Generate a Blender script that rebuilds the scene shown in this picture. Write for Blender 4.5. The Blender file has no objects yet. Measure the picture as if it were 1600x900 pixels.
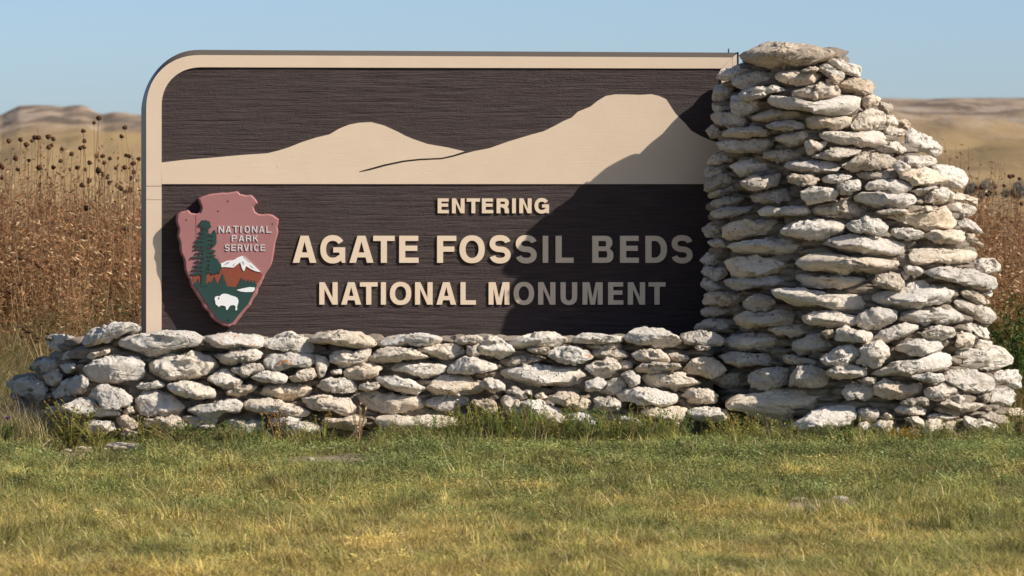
import bpy, bmesh, math, random
import numpy as np
from mathutils import Vector
from mathutils.geometry import tessellate_polygon

random.seed(7)
RNG = np.random.default_rng(11)
SC = bpy.context.scene
COL = SC.collection

# ------------------------------------------------------------------ camera
DC, EYE, F, HOR = 22.0, 1.38, 6286.0, 288.0       # distance to sign, eye height, focal length in photo px, horizon row
cam = bpy.data.cameras.new('camera'); camo = bpy.data.objects.new('camera', cam); COL.objects.link(camo)
camo.location = (0, -DC, EYE); camo.rotation_euler = (math.radians(90), 0, 0)
cam.sensor_width = 36; cam.lens = F / 1600 * 36; cam.shift_y = -(450 - HOR) / 1600
cam.clip_start = 0.5; cam.clip_end = 6000
cam.dof.use_dof = True; cam.dof.focus_distance = DC - 0.7; cam.dof.aperture_fstop = 7.5
SC.camera = camo

# ------------------------------------------------------------------ light
TH = math.radians(9.0)                              # the sign board stands slightly turned
U = Vector((math.cos(TH), math.sin(TH), 0)); NF = Vector((math.sin(TH), -math.cos(TH), 0))
SUN = (U * 1.6 + NF * 1.0 + Vector((0, 0, 1.45))).normalized()
world = bpy.data.worlds.new('World'); SC.world = world; world.use_nodes = True
wn = world.node_tree; wn.nodes.clear()
sky = wn.nodes.new('ShaderNodeTexSky'); sky.sky_type = 'NISHITA'; sky.sun_disc = False
sky.sun_elevation = math.asin(SUN.z); sky.sun_rotation = math.atan2(SUN.x, SUN.y)
sky.altitude = 1300; sky.air_density = 0.68; sky.dust_density = 2.2; sky.ozone_density = 3.0
bg = wn.nodes.new('ShaderNodeBackground'); bg.inputs[1].default_value = 0.093
wo = wn.nodes.new('ShaderNodeOutputWorld')
wn.links.new(sky.outputs[0], bg.inputs[0]); wn.links.new(bg.outputs[0], wo.inputs[0])
sl_ = bpy.data.lights.new('sun', 'SUN'); sl_.energy = 3.9; sl_.angle = math.radians(0.5); sl_.color = (1.0, 0.93, 0.84)
suno = bpy.data.objects.new('sun', sl_); COL.objects.link(suno)
suno.rotation_euler = SUN.to_track_quat('Z', 'Y').to_euler(); suno.location = (20, -20, 25)
SC.view_settings.view_transform = 'Standard'; SC.view_settings.look = 'None'
SC.view_settings.exposure = 0.55; SC.view_settings.gamma = 1.0

# ------------------------------------------------------------------ helpers
def W(px, py, y):
    """world point at depth y that the photograph shows at (px, py)"""
    s = (y + DC) / F
    return Vector(((px - 800) * s, y, EYE - (py - HOR) * s))

def hash3(i, j, k, seed):
    h = (i * 374761393 + j * 668265263 + k * 2147483647 + seed * 1274126177) & 0xffffffff
    h = ((h ^ (h >> 13)) * 1274126177) & 0xffffffff
    h = (h ^ (h >> 16)) & 0xffffffff
    h = (h * 2246822519) & 0xffffffff
    return ((h ^ (h >> 15)) & 0xffff) / 32767.5 - 1.0

def vnoise(P, seed=0):
    P = np.asarray(P, float); f = np.floor(P); t = P - f; t = t * t * (3 - 2 * t)
    i = f.astype(np.int64)
    r = 0
    for a in (0, 1):
        wa = t[:, 0] if a else 1 - t[:, 0]
        for b in (0, 1):
            wb = t[:, 1] if b else 1 - t[:, 1]
            for c in (0, 1):
                wc = t[:, 2] if c else 1 - t[:, 2]
                r = r + wa * wb * wc * hash3(i[:, 0] + a, i[:, 1] + b, i[:, 2] + c, seed)
    return r

def fbm(P, oct=3, seed=0):
    r = 0; a = 1.0; s = 1.0
    for o in range(oct):
        r = r + a * vnoise(np.asarray(P) * s + 17.3 * o, seed + o); a *= 0.5; s *= 2.07
    return r

def link(name, me, mat=None, parent=None, loc=None, rotz=None):
    o = bpy.data.objects.new(name, me); COL.objects.link(o)
    if mat is not None and me is not None and len(me.materials) == 0: me.materials.append(mat)
    if parent is not None: o.parent = parent
    if loc is not None: o.location = loc
    if rotz is not None: o.rotation_euler = (0, 0, rotz)
    return o

def mesh(name, v, f, smooth=False):
    me = bpy.data.meshes.new(name)
    me.from_pydata([tuple(map(float, p)) for p in v], [], f); me.update()
    if smooth: me.polygons.foreach_set('use_smooth', [True] * len(me.polygons))
    return me

def npmesh(name, v, f, smooth=False, mats=None):
    """v (n,3) array, f (m,k) int array"""
    v = np.ascontiguousarray(v, dtype=np.float32); f = np.ascontiguousarray(f, dtype=np.int32)
    me = bpy.data.meshes.new(name); m, k = f.shape
    me.vertices.add(len(v)); me.vertices.foreach_set('co', v.ravel())
    me.loops.add(m * k); me.loops.foreach_set('vertex_index', f.ravel())
    me.polygons.add(m); me.polygons.foreach_set('loop_start', np.arange(0, m * k, k, dtype=np.int32))
    me.polygons.foreach_set('loop_total', np.full(m, k, dtype=np.int32))
    if smooth: me.polygons.foreach_set('use_smooth', np.ones(m, dtype=bool))
    if mats is not None: me.polygons.foreach_set('material_index', np.asarray(mats, dtype=np.int32))
    me.update(calc_edges=True); me.validate()
    return me

def tag(o, label=None, cat=None, group=None, kind=None):
    if label: o['label'] = label
    if cat: o['category'] = cat
    if group: o['group'] = group
    if kind: o['kind'] = kind
    return o

def thing(name, loc, label, cat, group=None, rotz=0):
    o = bpy.data.objects.new(name, None); COL.objects.link(o); o.location = loc; o.rotation_euler = (0, 0, rotz)
    o.empty_display_size = 0.1
    return tag(o, label, cat, group)

# ------------------------------------------------------------------ materials
def newmat(name):
    m = bpy.data.materials.new(name); m.use_nodes = True
    nt = m.node_tree; b = nt.nodes['Principled BSDF']
    return m, nt, b

class NT:
    def __init__(s, nt): s.nt = nt
    def n(s, t, **kw):
        x = s.nt.nodes.new(t)
        for k, v in kw.items(): setattr(x, k, v)
        return x
    def l(s, a, b): s.nt.links.new(a, b)
    def noise(s, vec, scale, detail=4, rough=0.6, dist=0.0):
        x = s.n('ShaderNodeTexNoise'); x.inputs['Scale'].default_value = scale
        x.inputs['Detail'].default_value = detail; x.inputs['Roughness'].default_value = rough
        x.inputs['Distortion'].default_value = dist
        if vec is not None: s.l(vec, x.inputs['Vector'])
        return x.outputs['Fac']
    def ramp(s, fac, stops):
        x = s.n('ShaderNodeValToRGB'); e = x.color_ramp.elements
        while len(e) < len(stops): e.new(0.5)
        for el, (p, c) in zip(e, stops):
            el.position = p; el.color = (c[0], c[1], c[2], 1) if hasattr(c, '__len__') else (c, c, c, 1)
        s.l(fac, x.inputs[0]); return x.outputs[0]
    def mix(s, fac, a, b, mode='MIX'):
        x = s.n('ShaderNodeMix', data_type='RGBA', blend_type=mode)
        for sock, v in ((x.inputs[0], fac), (x.inputs[6], a), (x.inputs[7], b)):
            if isinstance(v, bpy.types.NodeSocket): s.l(v, sock)
            elif hasattr(v, '__len__'): sock.default_value = (v[0], v[1], v[2], 1)
            else: sock.default_value = v
        return x.outputs[2]
    def math(s, op, a, b=0.0, clamp=False):
        x = s.n('ShaderNodeMath', operation=op, use_clamp=clamp)
        for sock, v in ((x.inputs[0], a), (x.inputs[1], b)):
            if isinstance(v, bpy.types.NodeSocket): s.l(v, sock)
            else: sock.default_value = v
        return x.outputs[0]
    def mapping(s, vec, sc):
        x = s.n('ShaderNodeMapping'); x.inputs['Scale'].default_value = sc; s.l(vec, x.inputs[0]); return x.outputs[0]
    def bump(s, h, strength, dist, normal=None):
        x = s.n('ShaderNodeBump'); x.inputs['Strength'].default_value = strength; x.inputs['Distance'].default_value = dist
        s.l(h, x.inputs['Height'])
        if normal is not None: s.l(normal, x.inputs['Normal'])
        return x.outputs[0]

def stone_material(name, light, mid, grey, tan, lichen=0.0, pit=1.0):
    m, nt, b = newmat(name); g = NT(nt)
    pos = g.n('ShaderNodeNewGeometry').outputs['Position']; rnd = g.n('ShaderNodeObjectInfo').outputs['Random']
    big = g.noise(pos, 3.5, 3, 0.55); med = g.noise(pos, 13, 5, 0.65, 0.4); fine = g.noise(pos, 60, 4, 0.7)
    c = g.mix(g.ramp(big, [(0.35, 0.0), (0.62, 1.0)]), mid, light)
    c = g.mix(g.math('MULTIPLY', g.ramp(med, [(0.5, 0.0), (0.72, 1.0)]), 0.38), c, grey)
    tn = g.noise(g.mapping(pos, (1, 1, 1.7)), 6.3, 4, 0.6)
    c = g.mix(g.math('MULTIPLY', g.ramp(tn, [(0.52, 0.0), (0.74, 1.0)]), 0.5), c, tan)
    # small dark pits
    vo = g.n('ShaderNodeTexVoronoi'); vo.inputs['Scale'].default_value = 42; g.l(pos, vo.inputs['Vector'])
    pm = g.ramp(vo.outputs['Distance'], [(0.10, 1.0), (0.24, 0.0)])
    pm = g.math('MULTIPLY', pm, g.ramp(g.noise(pos, 9, 2, 0.5), [(0.48, 0.0), (0.62, pit)]))
    c = g.mix(g.math('MULTIPLY', pm, 0.75), c, (0.13, 0.115, 0.10))
    sp = g.ramp(fine, [(0.32, 0.84), (0.52, 1.03)])
    c = g.mix(1.0, c, sp, 'MULTIPLY')
    c = g.mix(g.ramp(g.math('FRACT', g.math('MULTIPLY', rnd, 5.7)), [(0.45, 0.0), (1.0, 0.65)]), c, g.mix(1.0, c, (1.0, 0.86, 0.68), 'MULTIPLY'))
    br = g.ramp(rnd, [(0.0, 0.97), (1.0, 1.13)])
    c = g.mix(1.0, c, br, 'MULTIPLY')
    if lichen:
        lm = g.ramp(g.noise(pos, 16, 5, 0.72, 0.5), [(0.585, 0.0), (0.62, 1.0)])
        nz = g.n('ShaderNodeSeparateXYZ'); g.l(g.n('ShaderNodeNewGeometry').outputs['Normal'], nz.inputs[0])
        lm = g.math('MULTIPLY', lm, g.ramp(nz.outputs[2], [(-0.1, 0.0), (0.3, lichen)]))
        c = g.mix(lm, c, (0.62, 0.26, 0.06))
    g.l(c, b.inputs['Base Color']); b.inputs['Roughness'].default_value = 0.93
    b.inputs['Specular IOR Level'].default_value = 0.15
    h = g.math('ADD', g.math('MULTIPLY', med, 0.8), g.math('MULTIPLY', g.noise(pos, 34, 6, 0.8), 0.9))
    st_ = g.ramp(g.noise(g.mapping(pos, (1, 1, 2.5)), 8, 4, 0.7), [(0.56, 0.0), (0.70, 1.0)]); c = g.mix(g.math('MULTIPLY', st_, 0.28), c, (0.34, 0.28, 0.22)); g.l(c, b.inputs['Base Color'])
    h = g.math('SUBTRACT', h, g.math('MULTIPLY', pm, 0.5))
    g.l(g.bump(h, 1.0, 0.027), b.inputs['Normal'])
    return m

M = {}
M['stone_white'] = stone_material('limestone_white', (0.92, 0.835, 0.71), (0.84, 0.745, 0.61), (0.62, 0.575, 0.51), (0.68, 0.55, 0.40))
M['stone_grey'] = stone_material('limestone_grey', (0.82, 0.75, 0.645), (0.71, 0.635, 0.535), (0.48, 0.46, 0.43), (0.60, 0.49, 0.36))
M['stone_tan'] = stone_material('limestone_tan', (0.74, 0.64, 0.51), (0.63, 0.53, 0.41), (0.48, 0.44, 0.40), (0.62, 0.46, 0.31), pit=1.0)
M['stone_lichen'] = stone_material('limestone_lichen', (0.82, 0.76, 0.66), (0.70, 0.63, 0.54), (0.52, 0.50, 0.47), (0.62, 0.50, 0.37), lichen=0.9)
M['stone_gap_shade'] = stone_material('limestone_gap_shade', (0.40, 0.34, 0.26), (0.31, 0.25, 0.19), (0.20, 0.18, 0.155), (0.33, 0.24, 0.155))  # same limestone, darkened so the shade between the stones is in its colour

def paint(name, col, rough=0.55, bumpsc=0.0, dirt=0.06, spec=0.35, blister=False):
    m, nt, b = newmat(name); g = NT(nt)
    oc = g.n('ShaderNodeTexCoord').outputs['Object']
    n1 = g.noise(oc, 5, 5, 0.6); n2 = g.noise(g.mapping(oc, (1.5, 8, 60)), 3, 4, 0.6)
    v = g.math('ADD', g.math('MULTIPLY', n1, dirt * 2), g.math('MULTIPLY', n2, dirt)); v = g.math('ADD', v, 1 - dirt * 1.5)
    c = g.mix(1.0, col, v, 'MULTIPLY'); g.l(c, b.inputs['Base Color'])
    b.inputs['Roughness'].default_value = rough; b.inputs['Specular IOR Level'].default_value = spec
    h = g.math('ADD', g.math('MULTIPLY', n2, 0.6), g.math('MULTIPLY', g.noise(oc, 60, 3, 0.6), 0.3))
    if blister:
        vo = g.n('ShaderNodeTexVoronoi'); vo.inputs['Scale'].default_value = 14; g.l(oc, vo.inputs['Vector'])
        sp = g.ramp(vo.outputs['Distance'], [(0.03, 1.0), (0.09, 0.0)])
        sp = g.math('MULTIPLY', sp, g.ramp(g.noise(oc, 7, 2, 0.5), [(0.52, 0.0), (0.6, 1.0)]))
        h = g.math('ADD', h, g.math('MULTIPLY', sp, 1.3))
    if bumpsc: g.l(g.bump(h, 0.6, bumpsc), b.inputs['Normal'])
    return m

M['cream'] = paint('cream_paint', (0.69, 0.54, 0.385), 0.5, 0.0022, 0.075, 0.3, True)
M['cream_letter'] = paint('cream_letter_paint', (0.74, 0.58, 0.41), 0.5, 0.001, 0.07, 0.3)
M['casing'] = paint('brown_grey_metal', (0.105, 0.085, 0.062), 0.45, 0.0006, 0.1, 0.5)
M['pink'] = paint('rose_paint', (0.35, 0.155, 0.145), 0.55, 0.0008, 0.12, 0.3)
M['green'] = paint('dark_green_paint', (0.020, 0.052, 0.042), 0.45, 0.0008, 0.15, 0.4)
M['rust'] = paint('rust_brown_paint', (0.24, 0.062, 0.032), 0.5, 0.0008, 0.12, 0.3)
M['white'] = paint('white_paint', (0.78, 0.77, 0.74), 0.5, 0.0008, 0.08, 0.3)
M['emblem_letter'] = paint('weathered_white_paint', (0.60, 0.56, 0.54), 0.6, 0.001, 0.2, 0.2)
M['snow_grey'] = paint('grey_shade_paint', (0.30, 0.32, 0.35), 0.5, 0.0008, 0.1, 0.3)
M['black'] = paint('black_paint', (0.012, 0.011, 0.010), 0.6, 0.0, 0.1, 0.2)

def board_material():
    m, nt, b = newmat('brown_sandblasted_wood'); g = NT(nt)
    oc = g.n('ShaderNodeTexCoord').outputs['Object']
    gr = g.noise(g.mapping(oc, (2.2, 1.0, 60)), 2.2, 6, 0.72, 0.25)
    gr2 = g.noise(g.mapping(oc, (9, 1.0, 110)), 2.6, 4, 0.7)
    big = g.noise(oc, 1.6, 3, 0.5)
    c = g.mix(g.ramp(gr, [(0.34, 0.0), (0.66, 1.0)]), (0.022, 0.0140, 0.0125), (0.076, 0.048, 0.041))
    c = g.mix(g.ramp(big, [(0.4, 0.0), (0.75, 0.35)]), c, (0.066, 0.052, 0.049))
    st = g.math('MULTIPLY', g.ramp(g.noise(oc, 11, 4, 0.7), [(0.68, 0.0), (0.76, 1.0)]), 0.35)
    c = g.mix(st, c, (0.11, 0.062, 0.035))
    g.l(c, b.inputs['Base Color']); b.inputs['Roughness'].default_value = 0.62; b.inputs['Specular IOR Level'].default_value = 0.38
    h = g.math('ADD', g.math('MULTIPLY', gr, 1.0), g.math('MULTIPLY', gr2, 0.5))
    h = g.math('ADD', h, g.math('MULTIPLY', g.noise(oc, 42, 5, 0.75), 0.7))
    g.l(g.bump(h, 1.0, 0.0085), b.inputs['Normal'])
    return m
M['board'] = board_material()

def plant_mat(name, c1, c2, c3=None, scale=2.0, trans=0.25, rough=0.6):
    m, nt, b = newmat(name); g = NT(nt)
    pos = g.n('ShaderNodeNewGeometry').outputs['Position']; rnd = g.n('ShaderNodeObjectInfo').outputs['Random']
    ri = g.n('ShaderNodeNewGeometry').outputs['Random Per Island']
    k = g.math('ADD', g.math('MULTIPLY', g.noise(pos, scale, 3, 0.6), 0.7), g.math('MULTIPLY', ri, 0.4))
    c = g.mix(g.ramp(k, [(0.38, 0.0), (0.72, 1.0)]), c1, c2)
    if c3 is not None: c = g.mix(g.ramp(g.math('FRACT', g.math('MULTIPLY', ri, 7.3)), [(0.75, 0.0), (0.8, 1.0)]), c, c3)
    c = g.mix(1.0, c, g.ramp(rnd, [(0, 0.8), (1, 1.15)]), 'MULTIPLY')
    g.l(c, b.inputs['Base Color']); b.inputs['Roughness'].default_value = rough; b.inputs['Specular IOR Level'].default_value = 0.2
    tr = g.n('ShaderNodeBsdfTranslucent'); g.l(c, tr.inputs[0]); mx = g.n('ShaderNodeMixShader'); mx.inputs[0].default_value = trans
    out = nt.nodes['Material Output']; g.l(b.outputs[0], mx.inputs[1]); g.l(tr.outputs[0], mx.inputs[2]); g.l(mx.outputs[0], out.inputs[0])
    return m

def lawn_mat(name, forb=False):
    """green turf that turns straw yellow in drifts further from the wall"""
    m, nt, b = newmat(name); g = NT(nt)
    pos = g.n('ShaderNodeNewGeometry').outputs['Position']; sx = g.n('ShaderNodeSeparateXYZ'); g.l(pos, sx.inputs[0])
    ri = g.n('ShaderNodeNewGeometry').outputs['Random Per Island']; rnd = g.n('ShaderNodeObjectInfo').outputs['Random']
    far = g.math('MULTIPLY', g.math('ADD', sx.outputs[1], 3.4), -0.072)     # 0 near wall, grows towards the camera
    drift = g.noise(pos, 0.9, 4, 0.62, 0.3)
    side = g.math('MULTIPLY', sx.outputs[0], -0.035)
    k = g.math('ADD', g.math('ADD', far, side), g.math('MULTIPLY', g.math('SUBTRACT', drift, 0.5), 2.3))
    k = g.math('ADD', k, g.math('MULTIPLY', g.math('SUBTRACT', g.noise(pos, 5.5, 3, 0.6), 0.5), 1.3))
    k = g.math('ADD', k, g.math('MULTIPLY', g.math('SUBTRACT', ri, 0.5), 0.9 if not forb else 0.4))
    dryf = g.ramp(k, [(0.0, 0.0), (0.55, 1.0)])
    g1 = (0.20, 0.235, 0.050) if not forb else (0.15, 0.215, 0.06)
    g2 = (0.42, 0.38, 0.105) if not forb else (0.34, 0.35, 0.12)
    gm = g.mix(g.noise(pos, 5.0, 3, 0.6), g1, g2)
    dm = g.mix(g.noise(pos, 3.1, 3, 0.6), (0.68, 0.475, 0.125), (0.78, 0.59, 0.20))
    c = g.mix(g.math('MULTIPLY', dryf, 0.92), gm, dm)
    straw = g.ramp(g.math('FRACT', g.math('MULTIPLY', ri, 9.7)), [(0.83, 0.0), (0.86, 1.0)])
    c = g.mix(g.math('MULTIPLY', straw, 0.8 if not forb else 0.15), c, (0.66, 0.52, 0.28))
    c = g.mix(1.0, c, g.ramp(rnd, [(0, 0.62), (1, 1.3)]), 'MULTIPLY'); c = g.mix(1.0, c, g.ramp(g.noise(pos, 2.3, 4, 0.7), [(0.34, 0.50), (0.60, 1.25)]), 'MULTIPLY')
    g.l(c, b.inputs['Base Color']); b.inputs['Roughness'].default_value = 0.55; b.inputs['Specular IOR Level'].default_value = 0.25
    tr = g.n('ShaderNodeBsdfTranslucent'); g.l(c, tr.inputs[0]); mx = g.n('ShaderNodeMixShader'); mx.inputs[0].default_value = 0.3
    out = nt.nodes['Material Output']; g.l(b.outputs[0], mx.inputs[1]); g.l(tr.outputs[0], mx.inputs[2]); g.l(mx.outputs[0], out.inputs[0])
    return m
M['lawn'] = lawn_mat('lawn_blades'); M['forb'] = lawn_mat('forb_leaves', True)
M['dry_stem'] = plant_mat('dry_stem', (0.22, 0.115, 0.055), (0.44, 0.28, 0.14), scale=0.8, trans=0.1)
M['dry_leaf'] = plant_mat('dry_leaf', (0.17, 0.070, 0.030), (0.46, 0.235, 0.095), (0.66, 0.46, 0.25), scale=0.5, trans=0.3)
M['seed_head'] = plant_mat('seed_head', (0.035, 0.018, 0.011), (0.12, 0.055, 0.025), scale=3, trans=0.0, rough=0.9)
M['olive_blade'] = plant_mat('olive_blade', (0.15, 0.165, 0.05), (0.36, 0.29, 0.12), (0.56, 0.43, 0.24), scale=0.7)
M['straw'] = plant_mat('straw', (0.40, 0.30, 0.16), (0.58, 0.47, 0.29), scale=4)
M['green_leaf'] = plant_mat('green_leaf', (0.10, 0.16, 0.04), (0.24, 0.30, 0.08), scale=5)
M['bush_leaf'] = plant_mat('bush_leaf', (0.07, 0.13, 0.03), (0.17, 0.25, 0.06), scale=6)
M['yellow_leaf'] = plant_mat('yellow_leaf', (0.24, 0.25, 0.06), (0.46, 0.38, 0.10), scale=7)
M['yellow_flower'] = plant_mat('yellow_flower', (0.42, 0.24, 0.03), (0.60, 0.38, 0.06), scale=20)
M['rust_leaf'] = plant_mat('rust_leaf', (0.30, 0.13, 0.04), (0.50, 0.25, 0.09), scale=9)
M['purple'] = plant_mat('purple_petal', (0.16, 0.03, 0.24), (0.26, 0.07, 0.34), scale=30)
M['sage'] = plant_mat('sage_leaf', (0.10, 0.10, 0.085), (0.19, 0.19, 0.16), scale=2)

def ground_material():
    m, nt, b = newmat('lawn_soil'); g = NT(nt)
    pos = g.n('ShaderNodeNewGeometry').outputs['Position']
    n = g.noise(pos, 3, 5, 0.65); n2 = g.noise(pos, 30, 5, 0.7)
    c = g.mix(n, (0.17, 0.12, 0.07), (0.34, 0.25, 0.165)); c = g.mix(g.ramp(n2, [(0.4, 0.0), (0.75, 0.6)]), c, (0.50, 0.38, 0.28))
    g.l(c, b.inputs['Base Color']); b.inputs['Roughness'].default_value = 0.95
    g.l(g.bump(n2, 0.8, 0.03), b.inputs['Normal']); return m
M['soil'] = ground_material()

def hill_material():
    m, nt, b = newmat('prairie_hills'); g = NT(nt)
    pos = g.n('ShaderNodeNewGeometry').outputs['Position']; sx = g.n('ShaderNodeSeparateXYZ'); g.l(pos, sx.inputs[0])
    big = g.noise(g.mapping(pos, (1, 0.12, 2)), 0.018, 5, 0.6, 0.5)
    med = g.noise(g.mapping(pos, (1, 0.10, 2.5)), 0.13, 5, 0.65, 0.3)
    sml = g.noise(g.mapping(pos, (1, 0.10, 2.5)), 0.36, 4, 0.65)
    c = g.mix(g.ramp(big, [(0.36, 0.0), (0.62, 1.0)]), (0.27, 0.185, 0.090), (0.39, 0.265, 0.118))
    # higher ground is greyer badland clay with pale outcrops
    hi = g.ramp(g.math('MULTIPLY', sx.outputs[2], 0.04), [(0.20, 0.0), (0.55, 1.0)])
    clay = g.mix(g.ramp(med, [(0.40, 0.0), (0.58, 1.0)]), (0.12, 0.092, 0.072), (0.36, 0.265, 0.18))
    c = g.mix(g.math('MULTIPLY', hi, 0.9), c, clay)
    oc = g.math('MULTIPLY', g.ramp(med, [(0.53, 0.0), (0.60, 1.0)]), g.ramp(sml, [(0.46, 0.0), (0.56, 1.0)]))
    c = g.mix(g.math('MULTIPLY', g.math('MULTIPLY', oc, hi), 0.8), c, (0.40, 0.335, 0.28))
    dk = g.math('MULTIPLY', g.ramp(sml, [(0.54, 0.0), (0.62, 1.0)]), g.ramp(med, [(0.40, 1.0), (0.50, 0.0)]))
    c = g.mix(g.math('MULTIPLY', g.math('MULTIPLY', dk, hi), 0.75), c, (0.10, 0.095, 0.09))
    g.l(c, b.inputs['Base Color']); b.inputs['Roughness'].default_value = 0.95; b.inputs['Specular IOR Level'].default_value = 0.1
    g.l(g.bump(med, 0.6, 1.2), b.inputs['Normal']); return m
M['hills'] = hill_material()

# ------------------------------------------------------------------ ground and hills
def gz(x, y):
    x = np.asarray(x, float); y = np.asarray(y, float)
    b = np.clip((x + 1.0) / 3.5, 0, 1); w = np.exp(-((y + 0.9) / 2.2) ** 2)
    r = -0.03 + 0.02 * w + 0.045 * b * w
    P = np.stack([x.ravel() * 1.1, y.ravel() * 1.1, 0 * x.ravel()], 1)
    return r + 0.018 * vnoise(P, 3).reshape(x.shape) + 0.006 * vnoise(P * 4.3, 5).reshape(x.shape)

gx, gy = np.meshgrid(np.linspace(-14, 14, 281), np.linspace(-15.5, 12, 276))
gv = np.stack([gx.ravel(), gy.ravel(), gz(gx, gy).ravel()], 1)
nx, ny = 281, 276
ii = (np.arange(ny - 1)[:, None] * nx + np.arange(nx - 1)[None]).ravel()
gf = np.stack([ii, ii + 1, ii + 1 + nx, ii + nx], 1)
tag(link('lawn_ground', npmesh('lawn_ground', gv, gf, True), M['soil']), kind='structure')

RP = [(-5200, 196), (-3800, 178), (-2600, 190), (-1500, 172), (-700, 186), (-200, 182), (-60, 178), (0, 180), (12, 174), (30, 165), (60, 164), (85, 165), (98, 167), (112, 165), (126, 164),
      (138, 168), (150, 175), (162, 178), (178, 175), (195, 176), (215, 179), (300, 184), (600, 180), (900, 172), (1200, 160), (1385, 153), (1450, 155), (1490, 153), (1560, 153), (1600, 153), (1900, 158), (2500, 150), (3500, 172), (5200, 182), (6800, 176)]
rpx = np.array([a for a, _ in RP], float); rpy = np.array([b for _, b in RP], float)
R0, R1 = 90.0, 900.0
def hill_h(PX, R):
    yr = np.interp(PX, rpx, rpy)
    H = EYE + (HOR - yr) * R1 / F
    t = np.clip((R - R0) / (R1 - R0), 0, 1)
    prof = t ** 1.25 * (1 - 0.14 * np.sin(np.pi * t) ** 2)
    right = np.clip((PX - 900) / 500, 0, 1)
    prof = prof * (1 - 0.10 * (1 - right) * np.sin(np.pi * t)) 
    h = H * prof
    X = (PX - 800) / F * R
    n = fbm(np.stack([X.ravel() / 26, R.ravel() / 80, 0 * X.ravel()], 1), 4, 21).reshape(X.shape)
    h = h + n * 2.3 * np.sin(np.pi * t) ** 0.8 * (t < 1)
    beyond = np.clip((R - R1) / 500, 0, None)
    return h * np.exp(-beyond) + 0.0
PXg = np.concatenate([np.linspace(-5200, -300, 90), np.linspace(-280, 1880, 500), np.linspace(1900, 6800, 90)])
Rg = np.concatenate([np.array([30.0, 50, 70]), np.geomspace(90, 900, 170), np.array([940, 1000, 1100, 1300, 1800, 3500])])
PXm, Rm = np.meshgrid(PXg, Rg)
Hm = hill_h(PXm, Rm); Hm[Rm < 91] = np.minimum(Hm[Rm < 91], 0.0) - 0.02
hv = np.stack([((PXm - 800) / F * Rm).ravel(), (Rm - DC).ravel(), Hm.ravel()], 1)
n1, n2 = len(PXg), len(Rg)
ii = (np.arange(n2 - 1)[:, None] * n1 + np.arange(n1 - 1)[None]).ravel()
tag(link('prairie_hills', npmesh('prairie_hills', hv, np.stack([ii, ii + 1, ii + 1 + n1, ii + n1], 1), True), M['hills']), kind='structure')
pl = mesh('prairie_plain', [(-4000, -4000, -0.06), (4000, -4000, -0.06), (4000, 4000, -0.06), (-4000, 4000, -0.06)], [(0, 1, 2, 3)])
tag(link('prairie_plain', pl, M['hills']), kind='structure')

# ------------------------------------------------------------------ sign
SO = Vector(((690 - 800) * DC / F, 0, 0))            # foot of the sign's centre line
def SL(px, py, d=0.0):
    """sign-local (u, z) of what the photo shows at (px,py) on the plane d metres in front of the frame's face"""
    dirv = Vector(((px - 800) / F, 1.0, -(py - HOR) / F)); c = Vector((0, -DC, EYE)); o = SO + NF * d
    t = (o - c).dot(NF) / dirv.dot(NF); p = c + dirv * t
    return ((p - SO).dot(U), p.z)

sign = thing('entrance_sign', SO, 'long brown wooden entrance sign with cream frame and raised lettering set in the stone wall', 'sign', rotz=TH)

def extrude(name, loops, d0, d1, mat, parent, side_mat=None, bevel=0.0):
    """loops of (u,z): outer first, then holes; from depth d0 (front) back to d1; the thing's -Y is its front"""
    L = []
    for i, lp in enumerate(loops):
        a = sum(lp[k][0] * lp[(k + 1) % len(lp)][1] - lp[(k + 1) % len(lp)][0] * lp[k][1] for k in range(len(lp)))
        lp = list(lp)
        if (a < 0) == (i == 0): lp.reverse()
        L.append(lp)
    flat = [Vector((p[0], p[1], 0)) for lp in L for p in lp]
    tris = tessellate_polygon([[Vector((p[0], p[1], 0)) for p in lp] for lp in L])
    v = [(p.x, -d0, p.y) for p in flat] + [(p.x, -d1, p.y) for p in flat]
    n = len(flat); f = []; mi = []
    for t in tris:
        a, b2, c = (flat[i] for i in t)
        cr = (b2.x - a.x) * (c.y - a.y) - (b2.y - a.y) * (c.x - a.x)
        if cr < 0: t = (t[0], t[2], t[1])
        f.append(tuple(t)); mi.append(0); f.append((t[2] + n, t[1] + n, t[0] + n)); mi.append(0)
    o = 0
    for lp in L:
        m = len(lp)
        for k in range(m):
            a, b2 = o + k, o + (k + 1) % m
            f.append((a, a + n, b2 + n, b2)); mi.append(1 if side_mat else 0)
        o += m
    me = mesh(name, v, f); me.materials.append(mat)
    if side_mat: me.materials.append(side_mat); me.polygons.foreach_set('material_index', mi)
    return link(name, me, None, parent)

def px_loop(pts, d=0.0): return [SL(x, y, d) for x, y in pts]

def corner(cx, cy, rx, ry, a0, a1, n=18, p=2.15):
    r = []
    for k in range(n + 1):
        a = math.radians(a0 + (a1 - a0) * k / n); c, s = math.cos(a), math.sin(a)
        r.append((cx + rx * math.copysign(abs(c) ** (2 / p), c), cy - ry * math.copysign(abs(s) ** (2 / p), s)))
    return r
XL, XR, YT, YB = 228.5, 1144, 86, 560
def ytop(x): return YT + (x - 310) * 0.0045     # the top edge drops a little to the right
outer = [(XL, YB)] + corner(313, 170, 84.5, 84, 180, 90) + [(XR, ytop(XR))]
inner = [(252.5, YB)] + corner(316, 166, 63.5, 61, 180, 90) + [(1127, 107)]
def cut(poly, y0, y1):  # keep the part of the left stile between rows
    return poly
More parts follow.
